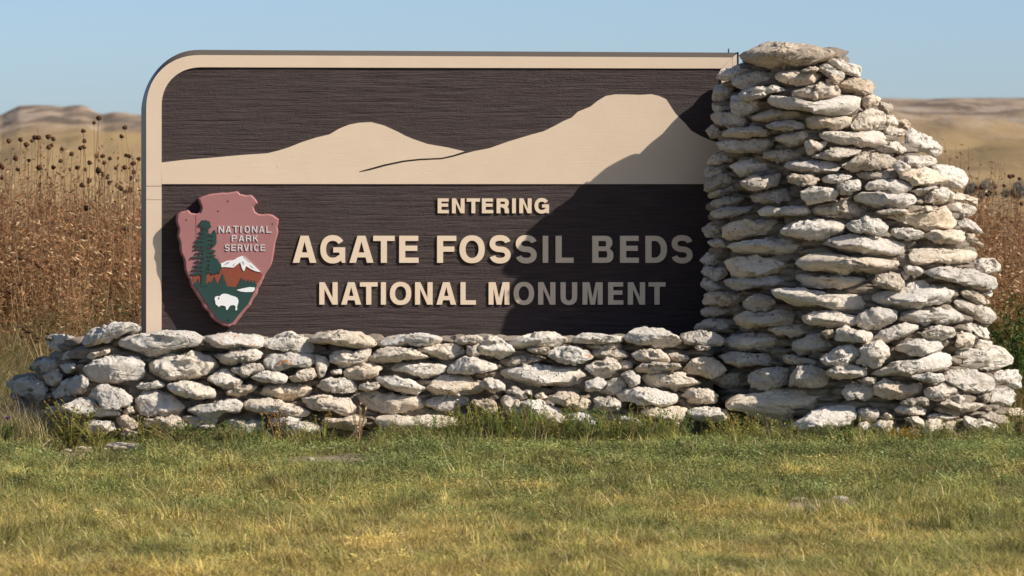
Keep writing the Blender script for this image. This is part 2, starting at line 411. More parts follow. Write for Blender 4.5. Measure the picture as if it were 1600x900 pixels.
# frame boards: mitred L of top and left, split where the photo shows joints
ring_top = [(XL, 290.4)] + outer[1:] + [(1127, 107.0)] + [(x, y) for x, y in reversed(inner[1:-1])] + [(252.5, 290.4)]
extrude('frame_board', [px_loop(ring_top)], 0.0, -0.045, M['cream'], sign)
extrude('frame_board', [px_loop([(XL, 291.2), (252.5, 291.2), (252.5, 311.8), (XL, 311.8)])], -0.0004, -0.045, M['cream'], sign)
extrude('frame_board', [px_loop([(XL, 312.4), (252.5, 312.4), (252.5, YB), (XL, YB)])], 0.0, -0.045, M['cream'], sign)
extrude('frame_board', [px_loop([(1127.4, 107.2), (1144, 90), (1144, YB), (1127.4, YB)])], 0.0, -0.045, M['cream'], sign)
# metal casing: bevelled cap on top, plain side
def ring_mesh(name, loopsd, mat):
    v = []; f = []; n = len(loopsd[0][0])
    for lp, d in loopsd:
        v += [(u, -d, z) for u, z in px_loop(lp, d)]
    for k in range(len(loopsd) - 1):
        for i in range(n - 1):
            a = k * n + i; f.append((a, a + 1, a + 1 + n, a + n))
    me = mesh(name, v, f, False); return link(name, me, mat, sign)
def offs(lp, dx_left, dy_top, dx_right):
    r = []
    for x, y in lp:
        ty = max(0.0, min(1.0, (172 - y) / 84.0)); r.append((x - dx_left * (1 - ty), y - dy_top * ty ** 1.5))
    return r
o_in = outer + [(XR + 0.3, YB)]
o_mid = offs(outer, 1.8, 7.6, 0); o_mid[-1] = (XR + 8, YT - 3.4); o_mid = o_mid + [(XR + 8, YB)]
o_out = offs(outer, 8.0, 8.2, 0); o_out[-1] = (XR + 8, YT - 3.8); o_out = o_out + [(XR + 8, YB)]
ring_mesh('metal_casing', [([(x, y) for x, y in o_in], -0.001), (o_mid, -0.040), (o_out, -0.19)], M['casing'])
# back panel closes the casing
def soff(lp, d): return px_loop(lp, d)
me = mesh('back_panel', [(u, 0.1895, z) for u, z in px_loop(o_out, -0.19)], [tuple(range(len(o_out)))[::-1]]); link('back_panel', me, M['casing'], sign)
extrude('edge_trim', [px_loop([(1144.6, 90), (1151.5, 84.0), (1151.5, 140), (1144.6, 140)])], -0.004, -0.04, M['cream'], sign)
extrude('edge_trim', [px_loop([(1152.3, 82), (1155.5, 81), (1155.5, 140), (1152.3, 140)])], -0.02, -0.06, M['black'], sign)
extrude('screw', [px_loop([(1140.6, 75.5), (1142.2, 75.5), (1142.2, 82), (1140.6, 82)])], -0.05, -0.055, M['black'], sign)

# brown board: real relief of raised wood grain
def board(name, x0, x1, y0, y1, corner_cut, d):
    ul, zt = SL(x0, y0, d); ur, zb = SL(x1, y1, d)
    nu, nz = 420, int(430 * (zt - zb) / 1.6)
    uu, zz = np.meshgrid(np.linspace(ul, ur, nu), np.linspace(zb, zt, nz))
    P = np.stack([uu.ravel() * 2.6, 0 * uu.ravel(), zz.ravel() * 78], 1)
    P[:, 2] += 0.7 * vnoise(np.stack([uu.ravel() * 2.1, 0 * uu.ravel(), zz.ravel() * 5], 1), 9)
    am = 0.8 + 0.7 * vnoise(np.stack([uu.ravel() * 3, 0 * uu.ravel(), zz.ravel() * 9], 1), 13)
    h = 0.0016 * am * fbm(P * np.array([1.5, 1, 1.1]), 3, 31) + 0.0009 * vnoise(np.stack([uu.ravel() * .8, 0 * uu.ravel(), zz.ravel() * 11], 1), 77)
    crack = np.maximum(0, vnoise(P * np.array([0.9, 1, 1.2]), 91) - 0.62) * 0.013
    h = h - crack
    # plank joints
    v = np.stack([uu.ravel(), -d - h, zz.ravel()], 1)
    ii = (np.arange(nz - 1)[:, None] * nu + np.arange(nu - 1)[None]).ravel()
    f = np.stack([ii, ii + 1, ii + 1 + nu, ii + nu], 1)
    if corner_cut:
        cu, cz = SL(312, 168, d); ru = SL(312, 168, d)[0] - SL(242, 168, d)[0]
        qc = v[f].mean(1); keep = ~((qc[:, 0] < cu) & (qc[:, 2] > cz) & (np.hypot(qc[:, 0] - cu, qc[:, 2] - cz) > ru)); f = f[keep]
    return link(name, npmesh(name, v, f, True), M['board'], sign)
board('backing_board', 243, 1136, 97, 545, True, -0.0085)
ridge = [(252.5, 254), (285, 250), (330, 246.5), (380, 242), (418, 239.5), (436, 235), (452, 230), (472, 222), (494, 215), (515, 210), (530, 201), (545, 195), (560, 191.8), (580, 190.8), (600, 196), (622, 206), (633, 212),
         (645, 217), (668, 225), (700, 230.5), (726, 236.5)]
slit_top = [(709, 242.2), (690, 246.6), (655, 248.0), (630, 250.8), (600, 257), (575, 264), (561, 268)]
slit_bot = [(562, 269.2), (578, 266.2), (603, 259.4), (632, 253.2), (656, 250.6), (690, 249.0), (708, 245.2), (728, 239.5)]
ridge2 = [(742, 236), (765, 231.5), (795, 221), (828, 211), (850, 205), (866, 197), (880, 189.5), (893, 184), (903, 174.5), (922, 167), (934, 157.5), (947, 149.8), (962, 147.4), (980, 147.6), (1000, 148.2),
          (1018, 147.2), (1030, 150), (1041, 155), (1050, 169), (1056, 178), (1070, 192), (1080, 204), (1094, 212), (1110, 219), (1127, 224)]
extrude('hills_relief', [px_loop([(252.9, 287.6)] + ridge + slit_top + slit_bot + ridge2 + [(1127, 287.6)])], -0.0012, -0.03, M['cream'], sign)

# ---- lettering
def stroke(cl, t):
    n = len(cl); Lf, Rt = [], []
    for i in range(n):
        a = cl[max(i - 1, 0)]; b = cl[min(i + 1, n - 1)]
        dx, dy = b[0] - a[0], b[1] - a[1]; q = math.hypot(dx, dy) or 1
        Lf.append((cl[i][0] - dy / q * t / 2, cl[i][1] + dx / q * t / 2)); Rt.append((cl[i][0] + dy / q * t / 2, cl[i][1] - dx / q * t / 2))
    return Lf + Rt[::-1]
def sell(cx, cy, rx, ry, a0, a1, n=20, p=2.25):
    r = []
    for k in range(n + 1):
        a = math.radians(a0 + (a1 - a0) * k / n); c, s = math.cos(a), math.sin(a)
        r.append((cx + rx * math.copysign(abs(c) ** (2 / p), c), cy + ry * math.copysign(abs(s) ** (2 / p), s)))
    return r
def glyph(ch, w, h, s):
    b = s * 0.86
    if ch == 'I': return [[(0, 0), (w, 0), (w, h), (0, h)]]
    if ch == 'L': return [[(0, 0), (w, 0), (w, b), (s, b), (s, h), (0, h)]]
    if ch == 'T': return [[((w - s) / 2, 0), ((w + s) / 2, 0), ((w + s) / 2, h - b), (w, h - b), (w, h), (0, h), (0, h - b), ((w - s) / 2, h - b)]]
    if ch == 'E':
        m = h * 0.46
        return [[(0, 0), (w, 0), (w, b), (s, b), (s, m - b * .1), (.94 * w, m - b * .1), (.94 * w, m + b * .9), (s, m + b * .9), (s, h - b), (.985 * w, h - b), (.985 * w, h), (0, h)]]
    if ch == 'F':
        m = h * 0.43
        return [[(0, 0), (s, 0), (s, m - b * .1), (.9 * w, m - b * .1), (.9 * w, m + b * .9), (s, m + b * .9), (s, h - b), (w, h - b), (w, h), (0, h)]]
    if ch == 'N': return [[(0, 0), (s, 0), (s, .70 * h), (w - s * 1.05, 0), (w, 0), (w, h), (w - s, h), (w - s, .30 * h), (s * 1.05, h), (0, h)]]
    if ch == 'M': return [[(0, 0), (s * .95, 0), (s * .95, .74 * h), (.5 * w - .46 * s, 0), (.5 * w + .46 * s, 0), (w - s * .95, .74 * h), (w - s * .95, 0), (w, 0), (w, h), (w - 1.35 * s, h), (.5 * w, .29 * h), (1.35 * s, h), (0, h)]]
    if ch == 'A':
        k = 1.08 * s; f = lambda y: k + (w / 2 - k) * y / (.80 * h)
        y1, y2 = .20 * h, .20 * h + b * .95
        return [[(0, 0), (k, 0), (f(y1), y1), (w - f(y1), y1), (w - k, 0), (w, 0), (w / 2 + .66 * s, h), (w / 2 - .66 * s, h)],
                [(f(y2), y2), (w - f(y2), y2), (w / 2, .79 * h)]]
    if ch == 'V':
        k = 1.08 * s
        return [[(0, h), (k, h), (w / 2, .24 * h), (w - k, h), (w, h), (w / 2 + .62 * s, 0), (w / 2 - .62 * s, 0)]]
    if ch == 'K': return [[(0, 0), (s, 0), (s, .34 * h), (.40 * w, .47 * h), (w - 1.2 * s, 0), (w, 0), (.58 * w, .62 * h), (.97 * w, h), (.97 * w - 1.2 * s, h), (s, .50 * h), (s, h), (0, h)]]
    if ch == 'O':
        return [sell(w / 2, h / 2, w / 2, h / 2 * 1.03, 0, 360, 40)[:-1], sell(w / 2, h / 2, w / 2 - s, h / 2 * 1.03 - b, 0, 360, 40, 2.1)[:-1]]
    if ch == 'D':
        r = w * .56
        return [[(0, 0)] + sell(w - r, h / 2, r, h / 2, -90, 90, 22, 2.2) + [(0, h)], [(s, b)] + sell(w - r, h / 2, r - s, h / 2 - b, -90, 90, 22, 2.1) + [(s, h - b)]]
    if ch == 'B':
        m = .52 * h; r1 = .27 * h; r2 = m / 2 + .01 * h
        o = [(0, 0)] + sell(w - r1, r2, r1, r2, -90, 62, 12) + sell(w * .95 - r1, h - (h - m + .02 * h) / 2, r1, (h - m + .02 * h) / 2, -52, 90, 12) + [(0, h)]
        return [o, [(s, b)] + sell(w - r1, b + (m - 1.45 * b) / 2, r1 - s, (m - 1.45 * b) / 2, -90, 90, 8) + [(s, m - .45 * b)],
                [(s, m + .45 * b)] + sell(w * .95 - r1, m + .45 * b + (h - m - 1.45 * b) / 2, r1 - s, (h - m - 1.45 * b) / 2, -90, 90, 8) + [(s, h - b)]]
    if ch in 'PR':
        m = .40 * h; r = .29 * h; cy = (h + m) / 2
        hole = [(s, m + b)] + sell(w * .97 - r, cy, r - s, (h - m) / 2 - b, -90, 90, 10) + [(s, h - b)]
        bowl = sell(w * .97 - r, cy, r, (h - m) / 2, -90, 90, 12)
        if ch == 'P': return [[(0, 0), (s, 0), (s, m)] + bowl + [(0, h)], hole]
        bowl = sell(w * .97 - r, cy, r, (h - m) / 2, -48, 90, 12)
        return [[(0, 0), (s, 0), (s, m), (.45 * w, m), (w * .97 - 1.15 * s, .30 * h), (w * .97 - s, 0), (w, 0), (w * .985, .05 * h), (w * .965, .28 * h), (w * .86, .44 * h)] + bowl + [(0, h)], hole]
    if ch == 'U':
        ro = w / 2
        return [[(0, h)] + sell(w / 2, h * .36, w / 2, h * .375, 180, 360, 20) + [(w, h), (w - s, h)] + sell(w / 2, h * .36, w / 2 - s, h * .375 - b, 360, 180, 20, 2.1) + [(s, h)]]
    if ch == 'S':
        t = b * 1.08; rx = w / 2 - s / 2; ry = (h * 1.05 - t) / 4; y0 = -.025 * h
        cl = sell(w / 2, y0 + h * 1.05 - t / 2 - ry, rx, ry, 12, 262, 22, 2.2) + sell(w / 2, y0 + t / 2 + ry, rx, ry, 82, -168, 22, 2.2)
        return [stroke(cl, t)]
    if ch == 'C':
        t = s * .95; return [stroke(sell(w / 2, h / 2, w / 2 - t / 2, h * 1.05 / 2 - t / 2, 34, 326, 30), t)]
    if ch == 'G':
        t = s * .95
        cl = sell(w / 2, h / 2, w / 2 - t / 2, h * 1.05 / 2 - t / 2, 34, 318, 30)
        p = stroke(cl, t); n = len(p) // 2
        Lf, Rt = p[:n], p[n:]      # Lf inside (ccw path), Rt reversed outside
        i_end = Lf[-1]
        bar = [(w - s * .95, i_end[1]), (w - s * .95, h * .38), (w * .52, h * .38), (w * .52, h * .38 + b), (w, h * .38 + b), (w, 0), (w - s * .55, 0), (w - s * .72, h * .12)]
        return [Lf + bar + Rt[1:]]
    return [[(0, 0), (w, 0), (w, h), (0, h)]]

def letters(txt, spans, y0, y1, s, d0, d1, mat, parent):
    for ch, (a, b) in zip(txt, spans):
        L = [[(a + p[0], y1 - p[1]) for p in lp] for lp in glyph(ch, b - a, y1 - y0, s)]
        extrude('letter', [px_loop(lp, d0) for lp in L], d0, d1, mat, parent)
letters('ENTERING', [(684, 701.3), (706.3, 725.9), (729.4, 750), (753.1, 770.6), (776, 795.6), (800.3, 806), (811.5, 830.6), (835.3, 857.9)], 310, 333.2, 5.9, 0.0015, -0.014, M['cream_letter'], sign)
letters('AGATEFOSSILBEDS', [(457.4, 494.4), (500.6, 539.4), (546, 583.6), (583.2, 616.6), (623.8, 654), (683, 713), (718, 757.4), (764.7, 798.3), (805.7, 839), (848.2, 856.6), (868.3, 896.3), (925.7, 958.5), (969, 998.3), (1008.7, 1042.3), (1049.4, 1082.7)],
        368.4, 410.6, 9.4, 0.0015, -0.014, M['cream_letter'], sign)
letters('NATIONALMONUMENT', [(499, 527.6), (533.2, 564.4), (562.4, 590), (595.2, 603), (609.4, 642.6), (648.6, 676), (682, 712.8), (719.6, 743.6), (763.6, 796), (802.7, 834.6), (841, 867.9), (876, 901.9), (910.4, 941.7), (950.4, 974), (981.2, 1008), (1013.6, 1040)],
        441, 476, 7.9, 0.0015, -0.014, M['cream_letter'], sign)

# ---- arrowhead emblem
AH = 3.461
def ah(pts): return [(260 + x / AH, 280 + y / AH) for x, y in pts]
emb = link('arrowhead_emblem', None, None, sign)
bpy.data.objects.remove(emb)
rimpts = [(385, 65), (400, 80), (430, 88), (460, 85), (480, 105), (495, 130), (472, 150), (480, 175), (510, 190), (545, 187), (580, 195), (608, 215), (600, 260), (605, 290), (590, 340), (582, 400), (575, 440), (558, 480), (532, 520),
          (520, 550), (498, 590), (492, 620), (470, 650), (458, 680), (430, 710), (400, 750), (370, 790), (340, 803), (310, 795), (270, 770), (245, 750), (232, 720), (200, 690), (185, 655), (155, 610), (138, 585), (128, 545), (110, 510),
          (100, 470), (95, 430), (80, 400), (75, 350), (62, 310), (68, 270), (55, 230), (60, 190), (85, 175), (115, 165), (135, 183), (162, 187), (184, 178), (190, 160), (184, 135), (175, 105), (210, 90), (240, 80), (310, 72), (350, 71)]
rs = random.Random(4)
rr = []
for i, p in enumerate(rimpts):
    q = rimpts[(i + 1) % len(rimpts)]
    rr.append(p); mx_, my_ = (p[0] + q[0]) / 2, (p[1] + q[1]) / 2
    rr.append((mx_ + rs.uniform(-2.5, 2.5), my_ + rs.uniform(-2.5, 2.5)))
def inset(pts, amt):
    out = []; n = len(pts)
    for i in range(n):
        a, b = pts[i - 1], pts[(i + 1) % n]; dx, dy = b[0] - a[0], b[1] - a[1]; q = math.hypot(dx, dy) or 1
        out.append((pts[i][0] - dy / q * amt, pts[i][1] + dx / q * amt))
    return out
DE = 0.082
# body with chamfered rim: outline at back, inset face at the front
outl = ah(rr); face = ah(inset(rr, 8)); n = len(outl)
v = [(u, -DE + 0.012, z) for u, z in px_loop(outl, DE - 0.012)] + [(u, -DE, z) for u, z in px_loop(face, DE)] + [(u, 0.015, z) for u, z in px_loop(outl, DE - 0.012)]
f = [(i, i + n, (i + 1) % n + n, (i + 1) % n) for i in range(n)] + [(i, (i + 1) % n, (i + 1) % n + 2 * n, i + 2 * n) for i in range(n)]
tr_ = tessellate_polygon([[Vector((v[n + i][0], v[n + i][2], 0)) for i in range(n)]])
fv = [Vector((v[n + i][0], v[n + i][2], 0)) for i in range(n)]
for t in tr_:
    f.append(tuple(n + i for i in t))
me = mesh('arrowhead_plaque', v, f)
bm = bmesh.new(); bm.from_mesh(me); bmesh.ops.recalc_face_normals(bm, faces=bm.faces); bm.to_mesh(me); bm.free()
plaque = link('arrowhead_plaque', me, M['pink'], sign)
def sub(name, pts, d, mat, scale=AH, th=0.006, conv=ah):
    return extrude(name, [px_loop(conv(pts), DE + d)], DE + d, DE + d - th, mat, plaque)
# green meadow, with a jagged tree line on top
b3 = lambda pts: [(285 + x / 8.571, 410 + y / 8.571) for x, y in pts]
b2 = lambda pts: [(285 + x / 10, 330 + y / 10) for x, y in pts]
sub('meadow_relief', [(150, 290), (190, 260), (215, 215), (235, 290), (255, 290), (262, 150), (315, 150), (325, 300), (365, 250), (400, 280), (430, 190), (480, 300), (540, 150), (600, 320), (730, 330), (790, 205), (815, 250), (830, 220), (850, 275), (880, 225), (900, 270), (925, 235), (945, 275), (970, 240), (985, 290), (1000, 300), (975, 370), (940, 440), (880, 560), (800, 650), (740, 720), (690, 790), (630, 815), (560, 800), (490, 760), (440, 720), (420, 670), (370, 620), (340, 560), (300, 520), (265, 450), (220, 380), (175, 320)], 0.0055, M['green'], conv=b3)
sub('mountain_relief', [(130, 205), (165, 185), (200, 155), (250, 150), (330, 130), (360, 165), (420, 150), (500, 85), (560, 60), (640, 50), (760, 10), (830, 60), (900, 80), (1040, 140), (1075, 155), (1050, 220), (1000, 290), (985, 330), (760, 335), (580, 335), (160, 300)], 0.0025, M['rust'], conv=b3, th=0.002)
snow = [(575, 860), (600, 820), (700, 775), (800, 765), (870, 720), (940, 698), (980, 715), (1050, 780), (1110, 840), (1190, 915), (1225, 950), (1150, 940), (1070, 905), (1000, 860), (985, 880), (965, 935), (950, 930), (930, 890), (912, 830), (905, 800), (860, 830), (800, 880), (770, 880), (700, 875), (640, 870), (600, 890)]
sub('snow_relief', snow, 0.0062, M['white'], conv=b2)
for q in ([(640, 845), (700, 800), (750, 785), (700, 830)], [(780, 850), (830, 800), (800, 860)], [(955, 705), (980, 720), (1060, 800), (1050, 810), (985, 745), (950, 720)], [(1040, 830), (1070, 850), (1120, 895), (1080, 880)], [(930, 780), (960, 790), (965, 850), (945, 830)]):
    sub('snow_shade', q, 0.0066, M['snow_grey'], conv=b2, th=0.0012)
sub('lake_relief', [(725, 370), (800, 350), (900, 330), (970, 335), (968, 370), (940, 395), (850, 398), (780, 390)], 0.0085, M['white'], conv=b3)
sub('bison_relief', [(430, 490), (440, 460), (475, 450), (500, 455), (520, 430), (560, 418), (610, 425), (660, 445), (710, 460), (740, 480), (752, 520), (745, 555), (732, 590), (735, 630), (722, 645), (706, 635), (715, 605), (700, 575), (670, 572), (640, 580), (625, 600), (600, 640), (585, 632), (580, 590), (550, 580), (515, 575), (490, 597), (475, 585), (445, 560), (440, 520)], 0.0088, M['white'], conv=b3)
sub('bison_eye', [(478, 470), (492, 466), (496, 490), (484, 500)], 0.0095, M['black'], conv=b3, th=0.0012)
# the big tree: trunk and ragged crown of boughs
sub('tree_trunk', [(190, 230), (215, 230), (222, 300), (218, 400), (216, 580), (188, 580), (192, 480), (200, 400), (197, 300)], 0.0070, M['green'])
bo = []
for k_ in range(26):
    yy_ = 230 + k_ * 11.2; hw = 14 + (yy_ - 226) * 0.19 + rs.uniform(-8, 8); side = -1 if k_ % 2 else 1
    if 255 < yy_ < 300 and side < 0: hw *= .55
    cx_ = 205 + side * hw * rs.uniform(.35, .75) + (8 if yy_ > 430 else 0); w_ = hw * rs.uniform(.50, .80); h_ = rs.uniform(4.5, 8.5)
    bo.append([(cx_ + w_ * math.cos(a_), yy_ + side * 0 + h_ * math.sin(a_) + abs(math.cos(a_)) * 5) for a_ in np.linspace(0, 6.283, 9)[:-1]])
bo += [[(178, 250), (190, 228), (210, 220), (232, 230), (242, 250), (232, 268), (205, 262)], [(236, 430), (262, 425), (290, 455), (300, 475), (285, 500), (255, 515), (232, 500)], [(248, 300), (262, 272), (272, 300), (268, 350), (248, 370)]]
for q in bo:
    jag = []
    for a_, b_ in zip(q, q[1:] + q[:1]):
        ln_ = math.hypot(b_[0] - a_[0], b_[1] - a_[1]); m_ = max(2, int(ln_ / 6))
        for k_ in range(m_):
            t_ = k_ / m_; o_ = rs.uniform(1.0, 6.5) if k_ % 2 else rs.uniform(-3.5, 0.5)
            jag.append((a_[0] + (b_[0] - a_[0]) * t_ + (b_[1] - a_[1]) / ln_ * o_, a_[1] + (b_[1] - a_[1]) * t_ - (b_[0] - a_[0]) / ln_ * o_))
    q = jag
    sub('tree_bough', q, 0.0076 + 0.0005 * rs.random(), M['green'])
def small(txt, x0, x1, y0, y1, s):
    wd = {'I': .45, 'M': 1.2}; tot = sum(wd.get(c, 1) for c in txt); gap = .34; unit = (x1 - x0) / (tot + gap * (len(txt) - 1)); x = x0; sp = []
    for c in txt:
        w_ = wd.get(c, 1) * unit if c != 'I' else s; sp.append((x, x + w_)); x += wd.get(c, 1) * unit + gap * unit
    for ch, (a, b) in zip(txt, sp):
        L = [[(a + p[0], y1 - p[1]) for p in lp] for lp in glyph(ch, b - a, y1 - y0, s)]
        extrude('letter', [px_loop(lp, DE + .0045) for lp in L], DE + .0045, DE + .0002, M['emblem_letter'], plaque)
small('NATIONAL', 341.5, 424.5, 353, 363.6, 1.75); small('PARK', 362, 403.5, 367.5, 377.3, 1.75); small('SERVICE', 351.5, 414.5, 382, 392, 1.75)
for q in ((291, 343.8), (355.7, 314.3), (425.5, 350), (340.5, 330), (357, 500)):
    extrude('bolt_head', [px_loop([(q[0] + 1.2 * math.cos(a), q[1] + 1.2 * math.sin(a)) for a in np.linspace(0, 6.283, 9)[:-1]], DE + .001)], DE + .001 + (0.006 if q[1] > 450 else 0), DE - .002, M['black'], plaque)
sub('plank_joint', [(46.0 + 157 - 45, 192), (160.5, 192), (161.5, 330), (159.5, 330)], 0.0006, M['black'], th=0.001)

# ------------------------------------------------------------------ masonry
LT = np.array([(60, 1165, 1330), (80, 1150, 1340), (130, 1114, 1368), (200, 1106, 1412), (270, 1100, 1500), (350, 1097, 1532), (430, 1095, 1558), (520, 1084, 1558), (580, 1078, 1582), (640, 1062, 1598), (700, 1050, 1602)], float)
def pillar_y(px, py):
    l = np.interp(py, LT[:, 0], LT[:, 1]); r = np.interp(py, LT[:, 0], LT[:, 2])
    fr_ = np.interp(py, [80, 260, 700], [0.50, 0.60, 0.64]); xc = l + fr_ * (r - l); b = np.interp(py, [70, 700], [0.70, 1.14])
    left = px < xc; q = np.clip(np.where(left, (xc - px) / (xc - l + 4), (px - xc) / (r - xc + 4)), 0, 0.97)
    return 0.20 - b * (1 - q ** np.where(left, 1.75, 2.5)) ** np.where(left, 1 / 1.75, 1 / 2.3)
def wall_y(px, py):
    t = (py - 520) / 160.0
    base = np.interp(py, [500, 700], [-0.52, -0.72])
    edge = 135 - 10 * t
    return np.where(px < edge, base + (edge - px) * 0.0085, base) + np.clip((px - 135) / 1000, 0, 1) * 0.05
def surf(px, py, kind): return float(pillar_y(px, py) if kind == 'P' else wall_y(px, py))

CROPS = {'A': (1080, 50, 5), 'B': (1080, 220, 5), 'C': (1080, 390, 5), 'D': (1080, 520, 5), 'F': (1300, 220, 5.293), 'G': (1300, 380, 5.293), 'H': (1300, 530, 5.293), 'J': (1340, 130, 4.5),
         'K': (880, 500, 5), 'L': (660, 500, 5), 'M': (440, 500, 5), 'N': (220, 500, 5), 'O': (0, 480, 5), 'Q': (0, 560, 5)}
